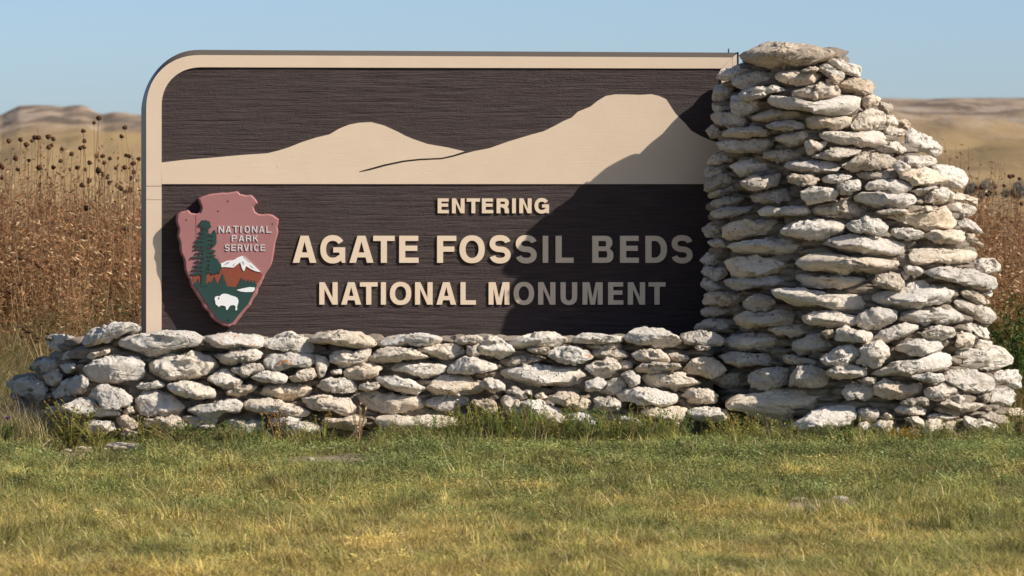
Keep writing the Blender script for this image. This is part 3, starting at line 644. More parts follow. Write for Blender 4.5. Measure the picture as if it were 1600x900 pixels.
# outline of every stone face that can be told apart: crop letter, tint, then x y pairs
PILLAR = """
At 370 160 450 125 540 95 660 82 800 95 1000 105 1090 120 1125 165 1080 215 980 235 900 270 780 275 650 285 520 275 420 240 375 205
Aw 1010 215 1110 203 1200 240 1330 265 1345 300 1325 360 1260 355 1180 310 1100 270
Ag 1000 260 1060 250 1130 290 1200 330 1170 372 1060 355 1000 310
At 1110 400 1150 365 1240 375 1380 368 1440 430 1420 487 1300 487 1180 458 1120 425
At 1050 385 1090 345 1150 335 1190 370 1130 410 1070 395
Aw 195 345 250 300 350 280 430 285 500 300 440 335 330 375 230 380
Aw 325 375 400 335 520 305 620 325 655 370 620 408 540 422 430 445 340 425
Aw 655 325 760 300 880 312 1010 310 1025 360 960 405 850 420 740 402 670 375
At 850 300 980 262 1000 295 960 315 880 318
Ag 360 485 430 450 560 425 700 402 767 430 740 462 620 482 500 525 400 522
At 758 480 820 440 930 425 1030 388 1130 408 1165 470 1200 492 1130 518 1000 528 830 530 773 512
Ag 158 470 200 410 320 395 335 450 310 520 230 552 165 540
Aw 588 530 640 487 720 487 780 528 950 550 1100 520 1230 488 1338 510 1332 600 1290 658 1100 660 950 638 800 608 660 592 598 562
Ag 160 560 230 555 300 550 312 600 240 627 178 612
Aw 303 530 350 503 560 530 572 590 480 622 380 660 318 622
Ag 438 670 540 630 700 610 850 633 858 680 700 692 580 712 480 702
Aw 1343 510 1420 483 1477 520 1452 582 1380 600 1343 572
At 1468 545 1540 558 1582 620 1540 652 1480 622 1458 590
Ag 150 670 180 628 330 633 420 668 463 715 420 747 280 752 190 712
Ag 568 730 660 698 820 688 888 710 888 757 780 772 650 767
Ag 880 670 980 648 1200 658 1277 680 1232 742 1130 778 980 768 900 737
Aw 1248 722 1290 658 1400 622 1512 638 1534 690 1480 742 1380 783 1258 772
Ag 108 770 160 723 240 740 252 800 200 837 140 822
Aw 238 790 330 753 550 738 668 790 620 822 400 830 258 817
Ag 638 820 760 783 880 773 982 825 920 862 780 895 690 862
Aw 985 800 1080 778 1240 790 1450 758 1522 800 1524 880 1450 907 1200 897 1050 852
Ag 178 870 300 828 600 833 642 880 600 932 480 947 250 942 198 922
Aw 873 880 930 853 1050 863 1062 900 1000 937 960 972 908 962
Bg 910 130 1040 92 1100 52 1250 52 1342 80 1252 130 1170 159 1050 152
Bt 543 110 640 73 760 63 872 95 872 142 820 170 700 162 558 132
Bg 108 182 170 108 280 93 362 120 332 162 240 192 128 195
Bw 278 200 320 158 430 128 540 163 692 170 692 212 560 242 430 288 340 278 298 242
Bg 98 215 270 198 302 250 200 292 108 292
Bg 713 200 760 168 950 158 1100 163 1188 185 1132 252 1000 258 850 248 738 227
Bt 1183 190 1260 138 1370 92 1530 105 1622 148 1600 192 1560 222 1400 218 1300 243 1230 253
Bt 98 370 160 298 290 263 372 290 332 332 200 372 128 408
Bg 388 320 450 288 560 283 700 253 738 290 717 362 600 383 460 386 408 352
Bt 733 290 780 258 950 263 1012 310 980 347 880 363 768 332
Bw 1018 302 1100 263 1262 278 1242 302 1120 328 1038 328
Bg 128 420 180 378 330 348 407 380 350 422 230 442 138 448
Bt 428 435 540 408 650 383 750 370 828 410 802 472 700 493 500 483
Bw 843 395 900 368 1120 368 1158 415 1122 462 1000 493 888 498 848 452
Bw 1128 340 1220 323 1322 318 1312 372 1240 423 1170 421 1138 377
Fw 262 372 310 338 450 318 600 338 668 385 620 412 550 438 400 413 288 413
Fg 172 470 230 432 400 422 620 430 718 450 723 512 650 548 540 573 400 553 290 528 198 503
Bt 152 480 230 448 400 438 432 460 320 512 250 523 158 523
Bg 152 560 220 528 450 508 492 540 430 572 300 603 198 613
Bw 493 555 560 508 700 513 790 503 900 508 943 560 870 593 740 583 600 600 518 587
Bt 928 530 1050 498 1190 453 1320 498 1423 580 1380 603 1240 613 1100 598 988 573
Bg 63 690 120 638 240 613 302 640 242 752 108 752
Bw 228 680 290 638 420 612 600 618 723 623 723 672 650 713 480 748 320 773 248 752
Bw 688 710 780 648 890 608 1100 618 1203 650 1182 712 1110 753 1040 788 950 783 850 758 738 747
Fw 108 700 170 663 300 638 440 678 473 720 442 782 400 803 290 773 158 742
Bg 118 790 200 748 272 770 272 842 148 832
Bw 258 820 400 788 600 758 850 758 953 790 948 862 760 893 500 898 328 872
Gg -110 15 0 -50 150 -82 400 -42 540 -22 618 15 623 72 590 118 450 108 250 103 100 62 0 32
Jw 313 332 380 316 450 366 530 366 598 440 593 502 550 518 440 478 370 478 318 442
Fw 556 140 600 118 760 128 850 148 873 190 790 213 700 238 598 202
Fw 775 212 900 182 1010 207 1130 282 1105 362 1030 408 930 373 855 302
Fw 535 300 650 238 780 228 900 268 963 320 942 353 820 373 700 378 600 335
Ft 188 270 300 253 440 238 520 228 558 270 532 312 380 328 278 328
Fg 500 200 560 168 660 220 610 250 560 282 508 242
Fw 716 450 850 398 930 382 1012 428 1023 482 950 503 850 518 738 503
Fw 998 420 1100 443 1213 478 1203 533 1110 503 1008 492
Fg 625 420 740 385 860 372 890 385 800 412 722 455 650 440
Fw 946 505 1060 518 1180 548 1218 585 1162 623 1070 638 1008 612 968 562
Fw 410 605 550 593 740 603 850 573 930 512 1002 598 1043 680 992 728 780 745 620 693 478 642
Fw 738 545 820 543 832 582 758 588
Fg 338 590 450 568 620 558 642 600 420 614
Fw 1028 670 1110 662 1213 718 1258 772 1180 763 1058 712
Fw 478 740 540 722 720 733 778 770 700 808 570 828 498 792
Fw 726 790 820 743 980 738 1082 758 1113 832 1050 848 850 843
Ft 1080 740 1160 768 1268 867 1230 883 1120 868 1108 822
Gw 598 142 630 60 760 30 960 55 1060 42 1203 57 1218 112 1152 158 1000 178 850 174 700 183
Gw 1138 190 1170 127 1330 137 1398 180 1383 243 1300 253 1200 228
Gg 700 240 830 187 1000 207 1200 233 1363 288 1378 384 1290 394 1150 364 980 324 850 294
Gg 588 190 720 198 765 240 700 273 618 253
Cg 808 90 870 47 1050 22 1280 57 1500 67 1662 90 1643 162 1560 183 1440 203 1330 183 1180 198 1000 168 870 173 828 132
Cg 803 200 850 183 1050 193 1250 203 1403 215 1393 262 1300 303 1180 333 1080 308 880 288 818 242
Gg 318 320 380 268 500 238 562 260 598 350 562 388 480 393 398 362
Gg 565 240 630 237 643 292 600 323
Gg 318 440 400 398 540 378 620 328 720 318 900 343 1043 390 1022 432 900 503 740 528 600 548 450 528 348 492
Gg 1043 402 1100 383 1220 438 1288 480 1283 508 1180 493 1078 453
Gw 1188 400 1290 383 1333 415 1322 452 1268 448
Gg 990 482 1050 446 1180 478 1290 526 1364 620 1353 653 1290 671 1150 624 1038 564
Gg 543 600 570 562 700 545 900 530 1010 548 1113 600 1093 648 950 673 800 668 650 653 558 658
Gg 188 600 260 557 380 532 480 543 538 570 533 642 440 693 360 728 250 713 198 683
Gw 332 792 400 737 490 688 600 668 758 663 732 712 620 763 520 793 430 848 348 823
Gw 713 750 800 698 900 683 1000 698 1033 750 990 783 900 793 758 793
Gw 1018 700 1070 648 1180 653 1290 708 1313 770 1260 793 1180 753 1058 723
Gw 1006 862 1030 748 1120 738 1178 780 1173 842 1078 868
Gw 1168 862 1220 798 1323 818 1323 872 1240 883
Gw 505 862 600 807 720 792 900 798 923 850 900 898 820 923 700 938 558 908
Gw 8 782 60 707 120 697 180 728 322 743 333 800 312 838 150 823 28 813
Cg 68 90 120 38 200 13 233 60 212 112 118 133
Cg 53 170 110 138 260 148 293 200 190 248 88 213
Cw 218 70 330 53 600 58 740 83 823 130 700 188 560 198 400 238 298 223 258 152
Cg 82 280 110 228 240 248 323 300 323 328 128 333
Cg 248 240 400 218 640 198 793 215 793 252 700 293 480 303 338 331 278 272
Cg 98 345 200 333 430 348 423 402 370 443 180 433 98 433
Cg 388 430 450 368 540 353 640 378 693 430 640 473 460 488 398 462
Cw 553 310 700 298 880 308 1050 345 1280 350 1403 390 1403 452 1320 488 1190 493 1000 443 820 443 650 373
Cg 58 480 140 428 240 438 328 480 240 538 98 523
Cg 308 530 400 488 600 483 790 448 808 520 782 603 640 603 500 603 430 623 348 592
Cw 846 520 950 478 1100 478 1250 508 1338 550 1322 593 1200 613 1050 613 918 593
Cg 8 622 100 548 200 543 310 558 343 610 333 658 150 633 28 633
Cg 578 610 700 598 850 573 1013 620 900 663 780 683 678 663
Cg 238 730 320 668 500 650 640 628 783 690 742 752 640 793 500 783 380 793 258 762
Cg 766 740 900 667 1010 662 1133 760 1050 803 930 823 828 843
Cg 998 640 1110 618 1133 680 1060 693
Dg 195 180 300 152 450 160 693 158 693 262 530 253 360 263 258 232
Dg 698 175 790 178 1010 223 1003 257 860 248 718 238
Dw 1003 202 1080 148 1200 102 1290 107 1338 170 1272 223 1180 253 1038 253
Dw 1285 130 1400 77 1480 77 1568 150 1543 212 1440 273 1380 281 1268 243 1338 175
Dw 1046 302 1150 252 1250 252 1383 290 1373 332 1240 368 1098 353
Hw 306 292 400 247 540 187 700 187 850 107 960 117 1008 170 963 243 850 268 620 303 470 313 368 308
Dg 432 312 500 277 690 267 793 267 783 342 720 413 600 453 468 433 432 372
Dg 738 392 780 297 850 252 940 257 1030 287 1083 350 1073 422 980 438 850 413 758 423
Kg 1108 472 1200 427 1290 398 1400 417 1438 470 1402 533 1320 558 1198 523
Dw 256 532 330 487 500 478 700 437 860 427 1050 447 1138 490 1103 562 1030 603 830 603 790 653 710 713 605 722 520 688 430 622 288 603
Dw 736 742 880 677 1000 587 1150 557 1290 557 1303 640 1293 683 1180 743 1060 778 900 773 798 753
Dw 1290 602 1380 577 1460 597 1478 660 1420 698 1328 683
Dw 1172 462 1230 417 1330 387 1423 420 1433 470 1382 553 1320 533 1198 513
Dw 1296 722 1360 692 1423 730 1423 792 1368 788
Hw 346 442 360 378 430 317 520 347 620 377 742 367 758 440 640 483 560 503 430 483 358 468
Ht 198 342 280 307 380 317 363 372 298 373
Hw 992 122 1060 82 1200 77 1320 50 1450 82 1518 140 1513 202 1432 238 1340 268 1200 243 1080 203 1038 152
Hg 896 292 980 247 1190 247 1292 308 1343 370 1322 423 1200 443 1080 423 946 362
Hg 636 312 760 277 900 287 950 350 860 373 698 343
Hw 1286 312 1400 237 1500 257 1580 308 1574 413 1500 413 1420 383 1338 403
Hw 1276 482 1360 407 1480 407 1523 470 1503 533 1420 553 1308 543
Ht 1216 472 1300 432 1320 470 1300 523 1248 523
Hw 746 422 840 397 910 367 1063 420 1022 453 930 493 820 508 738 462
Ht 566 532 640 497 740 477 813 510 792 557 720 548 618 548
Hw 496 592 570 542 700 547 793 590 782 628 650 623 538 613
Hg 816 542 950 497 1080 527 1180 522 1288 540 1182 603 1060 603 938 558
Hg 976 492 1050 452 1103 500 1040 533
Ht 826 572 900 557 1050 598 1053 652 960 643 848 603
Ht 1146 642 1300 607 1463 640 1463 693 1380 703 1248 663
Hw 1076 692 1100 637 1230 667 1330 687 1398 730 1362 758 1250 743 1128 743
Hw 746 762 758 667 890 677 908 740 820 803
Hw 596 662 700 642 753 680 742 742 678 703
Hw 346 702 400 672 513 680 503 742 420 773 358 753
Hw 396 642 450 607 503 640 470 673 418 668
Ht 916 782 900 697 960 647 1033 690 1023 782 958 803
Hw 1426 602 1480 557 1583 580 1573 642 1480 653
Hw 526 722 600 757 593 803 528 783
Hg 776 622 850 607 1043 650 900 683 798 663
Jw 188 242 250 227 273 290 220 313 168 293
Jt 263 250 330 257 373 290 363 322 288 313
Jw 162 332 220 302 310 327 338 370 250 388 188 373
Jw 106 462 200 427 290 412 348 480 322 508 230 498 148 483
"""
WALL = """
Kw 52 142 140 107 280 102 370 122 460 127 468 167 380 183 170 185 58 178
Kt 168 197 300 178 450 183 463 227 400 243 238 238
Kt 223 242 480 228 523 280 450 313 350 303 238 293
Kg 462 132 530 77 620 42 780 72 900 122 958 175 953 218 780 225 680 203 560 193 478 163
Kg 918 102 1050 83 1180 102 1253 150 1232 203 1130 203 958 193
Kw 508 252 600 227 750 237 822 290 843 338 700 333 558 323
Kw 796 252 880 252 1003 300 950 333 848 328
Kt 543 382 620 343 800 343 900 333 923 370 850 408 680 415 578 403
Kw 943 352 1000 298 1100 288 1230 337 1288 390 1232 433 1160 451 958 433
Kw 586 427 720 407 900 412 1050 467 1113 500 1010 523 860 555 798 523 678 528
Kw 168 382 240 317 330 297 420 317 468 380 402 433 340 463 238 443
Kg 428 322 540 307 533 372 480 393 438 352
Kg 438 432 530 387 593 440 583 502 520 523 508 472
Kw 276 562 340 497 430 437 513 467 503 523 400 573 308 578
Kg 168 472 280 457 340 487 280 563 168 563
Kw 386 592 480 537 600 527 800 557 883 590 873 652 800 673 600 658 438 633
Kw 916 592 980 537 1130 532 1223 580 1228 652 1170 671 998 643
Kw 596 732 680 677 850 677 970 687 983 762 900 833 798 793 678 763
Kw 976 702 1130 687 1220 697 1303 770 1242 803 1100 793 988 763
Kg 436 762 560 747 633 810 550 833 448 803
Kg 1198 692 1290 697 1313 762 1258 763
Kt 1028 202 1153 207 1143 243 1058 238
Lw 237 172 320 122 440 122 503 160 493 193 340 193 268 188
Lw 416 272 440 197 500 127 570 127 640 177 718 240 693 283 558 293
Lw 640 185 760 127 900 102 1020 97 1153 160 1090 198 960 218 820 218 720 228 668 203
Ll 972 252 1060 212 1200 202 1300 237 1328 300 1252 343 1100 333 988 293
Lt 582 322 700 277 820 259 960 277 983 310 900 338 760 353 640 378 598 363
Lw 197 402 220 347 320 282 420 287 500 317 580 347 608 385 560 408 400 418 248 415
Lw 597 402 720 357 930 342 1080 377 1240 367 1278 420 1253 533 1150 533 920 533 740 493 638 453
Lw 6 552 60 477 180 417 350 437 440 497 503 520 482 563 380 583 240 603 98 588
Lw 436 482 540 452 643 510 643 547 560 563 488 533
Lg 642 562 720 517 800 567 823 610 770 628 678 593
Lw 592 612 650 577 740 607 853 680 852 763 740 773 638 703
Lw 770 652 900 617 1010 657 1123 760 1112 833 980 793 858 733
Lw 976 602 1080 562 1200 577 1333 640 1292 703 1120 673 1018 643
Lw 1296 602 1400 587 1540 627 1578 690 1482 723 1328 703
Lw 866 592 940 567 993 620 920 638
Lw 786 552 850 547 863 590 808 583
Lg 28 622 100 597 370 592 363 642 250 703 130 713 38 673
Lt 386 642 480 607 563 640 593 720 500 723 418 683
Lg 1056 792 1150 737 1250 727 1383 770 1352 833 1148 823
Lt 346 202 440 187 433 273 348 273
Lg 806 232 900 212 1003 220 973 273 878 263
Lg 1356 752 1440 717 1563 760 1563 793 1398 803
Mw 187 152 280 102 400 85 600 92 743 150 753 195 702 218 570 225 430 193 228 183
Ml 748 182 830 127 960 107 1090 97 1253 138 1258 187 1150 193 1000 218 850 208 758 213
Mw 372 272 430 242 600 232 700 217 688 332 600 348 460 371 398 333
Mw 678 302 750 237 870 209 1020 227 1100 267 1153 300 1000 313 860 323 780 351 698 338
Mw 1038 232 1160 192 1370 192 1443 240 1432 283 1290 321 1180 293 1108 263
Mw 816 372 900 337 1050 342 1170 342 1303 347 1282 423 1110 463 980 413 858 408
Mw 477 402 540 362 700 347 803 363 762 423 640 478 518 468 483 443
Mg 376 402 470 377 478 432 398 433
Mg 256 512 330 457 450 445 560 477 593 520 562 578 400 573 288 543
Mw 722 462 800 422 900 437 1020 477 1143 540 1072 583 980 583 858 543 788 513
Mt 592 522 640 487 750 487 778 520 742 553 608 548
Mw 568 582 680 542 800 557 1000 597 1080 577 1133 650 1102 693 960 735 800 728 678 683 588 643
Mw 716 782 780 742 950 747 1150 737 1383 767 1383 833 1200 883 1000 898 850 893 748 843
Mw 147 612 230 587 400 592 540 607 608 690 562 733 480 753 398 713 228 703
Mw 286 802 350 757 460 767 580 737 683 760 652 833 580 863 418 843
Ol 907 275 960 227 1100 212 1250 197 1400 177 1520 190 1610 235 1612 300 1440 323 1330 353 1210 398 1118 363 1000 333 918 303
Nl 488 132 620 102 800 108 950 117 968 170 932 228 800 213 720 238 578 218 518 183
Nw 962 162 1060 102 1180 97 1290 147 1340 197 1363 268 1280 268 1150 243 978 228
Nw 47 332 150 277 320 242 480 262 580 297 623 360 602 403 480 453 350 473 198 473 108 433 58 383
Nw 567 277 700 242 900 219 973 250 952 303 800 343 680 363 618 333
Nl 937 312 1000 267 1150 267 1370 277 1383 320 1332 378 1180 373 1050 401 958 398
Nw 687 387 800 347 960 347 963 397 880 433 820 448 738 423
Nw 497 457 600 407 700 405 803 470 762 523 700 543 618 533 558 493
Nt 637 572 760 517 850 507 923 520 852 563 780 598 678 593
Nw 847 452 950 407 1100 407 1153 450 1142 493 1030 498 918 478
Nw 1147 452 1250 397 1340 387 1368 430 1322 473 1198 481
Ng 1347 292 1440 282 1473 340 1442 423 1380 453 1368 383
Nw 922 572 1000 507 1150 497 1300 497 1358 540 1312 593 1220 613 1120 633 978 598
Nw 197 502 330 477 450 487 570 527 613 580 592 623 480 623 368 608 248 563
Ow 1047 622 1100 587 1250 577 1298 610 1262 638 1078 643
Ow 1056 722 1100 657 1200 637 1350 677 1413 710 1463 790 1402 843 1250 853 1098 843 1058 793
Nw 366 702 450 667 560 648 640 617 740 612 803 660 772 728 650 718 560 773 478 768 428 723
Nw 802 652 850 612 1000 617 1200 667 1333 710 1313 758 1180 753 1050 743 898 728 818 703
Nt 16 782 130 762 290 742 363 830 300 863 118 853 38 833
Ng 326 762 450 737 603 770 593 853 480 863 368 833
Nw 636 812 700 777 850 787 1013 787 962 863 850 898 718 873
Nw 1006 782 1130 752 1273 762 1202 833 1080 853 1018 833
Nw 1076 862 1200 797 1300 787 1433 840 1382 893 1198 903
Og 607 292 640 227 740 157 900 122 1025 112 1113 150 1092 193 960 218 860 258 780 293 680 323 618 323
Og 362 282 400 222 500 202 613 230 623 293 560 323 440 348 378 313
Og 597 482 700 437 760 397 900 377 1100 367 1148 440 1143 523 1100 568 900 583 760 588 678 533 618 513
Og 687 362 860 327 853 367 740 403 710 423 678 393
Og 237 457 300 417 420 407 483 450 442 503 298 523
Og 37 590 150 547 260 547 403 600 423 682 380 733 240 733 118 673
Og 417 672 490 577 600 532 703 560 703 622 660 683 520 703 438 718
Ol 672 682 720 627 800 597 920 617 1010 677 1053 720 1012 773 900 798 790 778 718 733
Qg 477 372 600 307 700 307 800 387 953 410 943 443 760 453 600 433 538 423
Qg 297 432 380 387 540 362 553 412 470 433 338 453
Og 457 362 560 337 603 400 480 423
Og 457 452 600 437 623 512 518 523
Og 327 542 430 497 503 530 480 603 398 623
Qg 207 562 280 527 380 557 403 643 248 663
Qg 647 502 760 477 880 497 903 562 780 593 658 563
Qt 917 472 980 447 1073 500 1042 553 980 563 928 543
Qt 907 592 980 557 1083 577 1073 613 958 613
Qg 937 412 1050 357 1063 422 980 453
"""
def parse(txt):
    out = []
    for ln in txt.strip().split('\n'):
        a, *nums = ln.split(); ox, oy, s = CROPS[a[0]]; n = list(map(float, nums))
        out.append((a[1], [(ox + n[i] / s, oy + n[i + 1] / s) for i in range(0, len(n), 2)]))
    return out

def ico(level):
    bm = bmesh.new(); bmesh.ops.create_icosphere(bm, subdivisions=level, radius=1.0)
    v = np.array([p.co[:] for p in bm.verts]); f = np.array([[q.index for q in t.verts] for t in bm.faces]); bm.free(); return v, f
ICO = {k: ico(k) for k in (2, 3, 4, 5)}

def rock_shape(level, seed, cuts=26, p=0.72):
    """unit rock: returns in-plane radius factor, angle, and depth coordinate with chipped facets"""
    r = np.random.default_rng(seed); v = ICO[level][0].copy()
    for _ in range(cuts):
        n = r.normal(size=3); n[1] = n[1] * 0.9 - 0.55; n /= np.linalg.norm(n)
        side = math.hypot(n[0], n[2]); h = r.uniform(0.52, 0.86) if side < 0.78 else r.uniform(0.86, 0.97)
        d = v @ n; over = np.maximum(0, d - h); v -= np.outer(over * 0.97, n)
    return v

MATK = {'w': 'stone_white', 'g': 'stone_grey', 't': 'stone_tan', 'l': 'stone_lichen'}
def build_stone(poly, tint, kind, idx, parent):
    P = np.array(poly); c = (P.max(0) + P.min(0)) / 2
    wpx, hpx = P.max(0) - P.min(0)
    level = 5 if wpx > 38 else 4
    # smooth closed curve through the outline, as radius over angle
    n = len(P); T = np.linspace(0, 1, 10, endpoint=False)[:, None]; C = []
    for i in range(n):
        p0, p1, p2, p3 = P[i - 1], P[i], P[(i + 1) % n], P[(i + 2) % n]
        C.append(0.5 * ((2 * p1) + (p2 - p0) * T * .8 + (2 * p0 * .8 + (-3 + .2 * 2 - .0) * p1 * 1 + 0 * p1 + 0 * p2) * 0) if False else (1 - T) * p1 + T * p2)
    C = np.concatenate(C)
    for _ in range(1): C = (np.roll(C, 1, 0) + C * 2 + np.roll(C, -1, 0)) / 4
    q = C - c; ang = np.arctan2(q[:, 1], q[:, 0]); rad = np.hypot(q[:, 0], q[:, 1])
    bins = np.linspace(-math.pi, math.pi, 145); bc = (bins[1:] + bins[:-1]) / 2
    o = np.argsort(ang); ang, rad = ang[o], rad[o]
    rb = np.interp(bc, np.concatenate([ang - 2 * math.pi, ang, ang + 2 * math.pi]), np.tile(rad, 3))
    v = rock_shape(level, 1000 + idx)
    rho = np.hypot(v[:, 0], v[:, 2]); phi = np.arctan2(-v[:, 2], v[:, 0])
    R = np.interp(phi, bc, rb, period=2 * math.pi)
    rho2 = np.clip(rho, 0, 1) ** 0.66 * 1.015
    X = c[0] + R * np.cos(phi) * rho2; Y = c[1] + R * np.sin(phi) * rho2
    s0 = surf(c[0], c[1], kind); mpp = (s0 + DC) / F
    dep = np.clip(0.42 * wpx * mpp, 0.075, 0.26)
    dx = (surf(c[0] + 6, c[1], kind) - surf(c[0] - 6, c[1], kind)) / 12; dx = float(np.clip(dx, -0.0042 if kind == 'P' else -0.0095, 0.0042))
    r = np.random.default_rng(idx + 5)
    fwd = dep * 0.48 + r.uniform(-0.045, 0.060)            # how far the nose stands out of the wall face
    cy = s0 + dep - fwd
    dy = v[:, 1] * dep
    lf = 0.30 if (kind == 'P' and dx < 0) else (1.0 if dx < -0.004 else 0.8)
    shear = dx * lf * (X - c[0])
    slope = r.uniform(-0.15, 0.25)                      # undercut: the nose of the slab sits low or high
    yw = cy + dy + shear
    yw = yw + slope * (Y - c[1]) * mpp * -1.0
    sc = (yw + DC) / F
    V = np.stack([(X - 800) * sc, yw, EYE - (Y - HOR) * sc], 1)
    rg = 1 - 2.4 * np.abs(vnoise(V * 8.5, idx + 9)); rg2 = 1 - 2.4 * np.abs(vnoise(V * 19, idx + 10))
    pitf = np.maximum(0, vnoise(V * 26, idx + 14) - 0.30)
    V[:, 1] += 0.030 * pitf
    bed = np.tanh(3 * vnoise(np.stack([V[:, 0] * 3.5, V[:, 1] * 2, V[:, 2] * 38 + V[:, 0] * r.uniform(-6, 6)], 1), idx + 12))
    V[:, 1] -= (0.012 * rg + 0.010 * rg2 + 0.012 * bed) * min(1.0, wpx / 45)
    V[:, 2] += 0.004 * rg2
    ctr = V.mean(0); nrm = V - ctr; nrm[:, 1] *= 0.5
    nrm /= np.linalg.norm(nrm, axis=1)[:, None] + 1e-6
    sz = min(1.0, hpx / 24)
    disp = 0.011 * vnoise(V * 13, idx) + 0.009 * vnoise(V * 31, idx + 1) + 0.0055 * vnoise(V * 74, idx + 2)
    pit = np.maximum(0, vnoise(V * 42, idx + 3) - 0.35); disp -= 0.016 * pit * (0.4 + 0.6 * (tint in 'tw'))
    strat = 0.004 * vnoise(np.stack([V[:, 0] * 4, V[:, 1] * 4, V[:, 2] * 55], 1), idx + 4)
    V = V + nrm * ((disp + strat) * sz)[:, None]
    cc = V.mean(0); ex = np.maximum(V.max(0) - cc, cc - V.min(0)); Q = (V - cc) / ex
    for _ in range(15):          # broken flat faces
        nn = r.normal(size=3) * np.array([1.0, .8, .9]) + np.array([0, -0.9, 0.1]); nn /= np.linalg.norm(nn)
        dd = Q @ nn; hh = np.max(dd) * (r.uniform(0.68, 0.92) if math.hypot(nn[0], nn[2]) < .7 else r.uniform(.88, .96)); Q -= np.outer(np.maximum(0, dd - hh) * 0.96, nn)
    V = cc + Q * ex; por = 1.9 if tint == 't' else 1.0; V = V + nrm * por * (0.0042 * vnoise(V * 48, idx + 20) + 0.0034 * vnoise(V * 95, idx + 21) - 0.012 * np.maximum(0, vnoise(V * 60, idx + 22) - 0.45))[:, None]
    V = V + r.normal(0, 0.0011, V.shape)
    me = npmesh('stone', V - ctr, ICO[level][1], False)
    o = link('stone', me, M[MATK[tint]], parent, Vector(ctr) - parent.location)
    return o

pillar_pos = W(1325, 683, 0.0); wall_pos = W(640, 683, -0.3)
pillar = thing('stone_pillar', (pillar_pos.x, 0.1, 0.03), 'tall tapering dry-laid limestone pillar at the right end of the sign, crowned by a flat brown capstone', 'stone pillar')
wall = thing('stone_wall', (wall_pos.x, -0.3, 0.03), 'low dry-laid wall of white limestone slabs running along the foot of the brown sign', 'stone wall')
for i, (t, p) in enumerate(parse(PILLAR)): build_stone(p, t, 'P', i, pillar)
for i, (t, p) in enumerate(parse(WALL)): build_stone(p, t, 'W', 400 + i, wall)

# inner rubble: smaller stones set back in the joints, round the sides, the back and over the top
def rubble(name, pts, parent, mat):
    vs, fs = [], []; o = 0
    v0, f0 = ICO[3]
    for k, (x, y, z, w, d, h, rz) in enumerate(pts):
        s = rock_shape(3, 5000 + k % 60)
        v = s * np.array([w, d, h]); c, sn = math.cos(rz), math.sin(rz)
        v = np.stack([v[:, 0] * c - v[:, 1] * sn, v[:, 0] * sn + v[:, 1] * c, v[:, 2]], 1) + np.array([x, y, z])
        v += 0.008 * vnoise(v * 25, k)[:, None]
        vs.append(v); fs.append(f0 + o); o += len(v0)
    me = npmesh(name, np.concatenate(vs) - np.array(parent.location), np.concatenate(fs), True)
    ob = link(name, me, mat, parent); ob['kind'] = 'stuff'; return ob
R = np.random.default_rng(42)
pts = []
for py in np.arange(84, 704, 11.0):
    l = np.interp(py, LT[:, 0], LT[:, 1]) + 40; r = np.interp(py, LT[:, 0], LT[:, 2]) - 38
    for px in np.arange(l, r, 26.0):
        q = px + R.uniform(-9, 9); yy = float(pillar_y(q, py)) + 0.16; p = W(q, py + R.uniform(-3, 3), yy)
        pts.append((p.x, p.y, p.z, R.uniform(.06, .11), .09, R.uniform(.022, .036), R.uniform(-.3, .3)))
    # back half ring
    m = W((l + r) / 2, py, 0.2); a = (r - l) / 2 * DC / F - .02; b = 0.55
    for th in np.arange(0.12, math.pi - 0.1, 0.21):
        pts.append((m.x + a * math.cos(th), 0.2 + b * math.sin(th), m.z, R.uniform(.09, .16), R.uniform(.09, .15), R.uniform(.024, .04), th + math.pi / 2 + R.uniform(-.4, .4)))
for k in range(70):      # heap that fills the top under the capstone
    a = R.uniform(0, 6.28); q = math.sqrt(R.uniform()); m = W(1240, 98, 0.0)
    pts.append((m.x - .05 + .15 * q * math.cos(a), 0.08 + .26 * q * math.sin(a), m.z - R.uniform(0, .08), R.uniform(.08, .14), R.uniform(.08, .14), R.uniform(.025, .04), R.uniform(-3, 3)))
rubble('rubble_infill', pts, pillar, M['stone_gap_shade'])
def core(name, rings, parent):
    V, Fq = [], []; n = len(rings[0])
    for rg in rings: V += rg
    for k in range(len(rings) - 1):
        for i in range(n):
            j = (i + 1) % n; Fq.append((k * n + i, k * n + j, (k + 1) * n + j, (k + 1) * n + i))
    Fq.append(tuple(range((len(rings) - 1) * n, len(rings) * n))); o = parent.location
    ob = link(name, mesh(name, [(p[0] - o.x, p[1] - o.y, p[2] - o.z) for p in V], Fq), M['stone_gap_shade'], parent); return ob
rings = []
for py in (700, 640, 580, 520, 430, 350, 270, 200, 130, 100):
    l = np.interp(py, LT[:, 0], LT[:, 1]) + 42; r = np.interp(py, LT[:, 0], LT[:, 2]) - 42; m = W((l + r) / 2, py, 0.2); a = (r - l) / 2 * DC / F; b = float(np.interp(py, [70, 700], [0.60, 1.00])) - .30
    ring = []
    for k in range(24):
        q = l + (r - l) * k / 23; p_ = W(q, py, float(pillar_y(q, py)) + .17); ring.append((p_.x, min(p_.y, .3), m.z))
    for k in range(10):
        t = math.pi * (k + .5) / 10; ring.append((m.x + a * math.cos(t), .3 + .38 * math.sin(t), m.z))
    rings.append(ring)
core('rubble_core', rings, pillar)
pts = []
for py in np.arange(532, 706, 11.0):
    for px in np.arange(40 + max(0, (600 - py)) * .9, 1085, 27.0):
        if px < 150 and py < 560 and px < 100: continue
        q = px + R.uniform(-9, 9); yy = float(wall_y(np.float64(q), py)) + 0.16; p = W(q, py + R.uniform(-3, 3), yy)
        pts.append((p.x, p.y, p.z, R.uniform(.06, .11), .09, R.uniform(.022, .036), R.uniform(-.3, .3)))
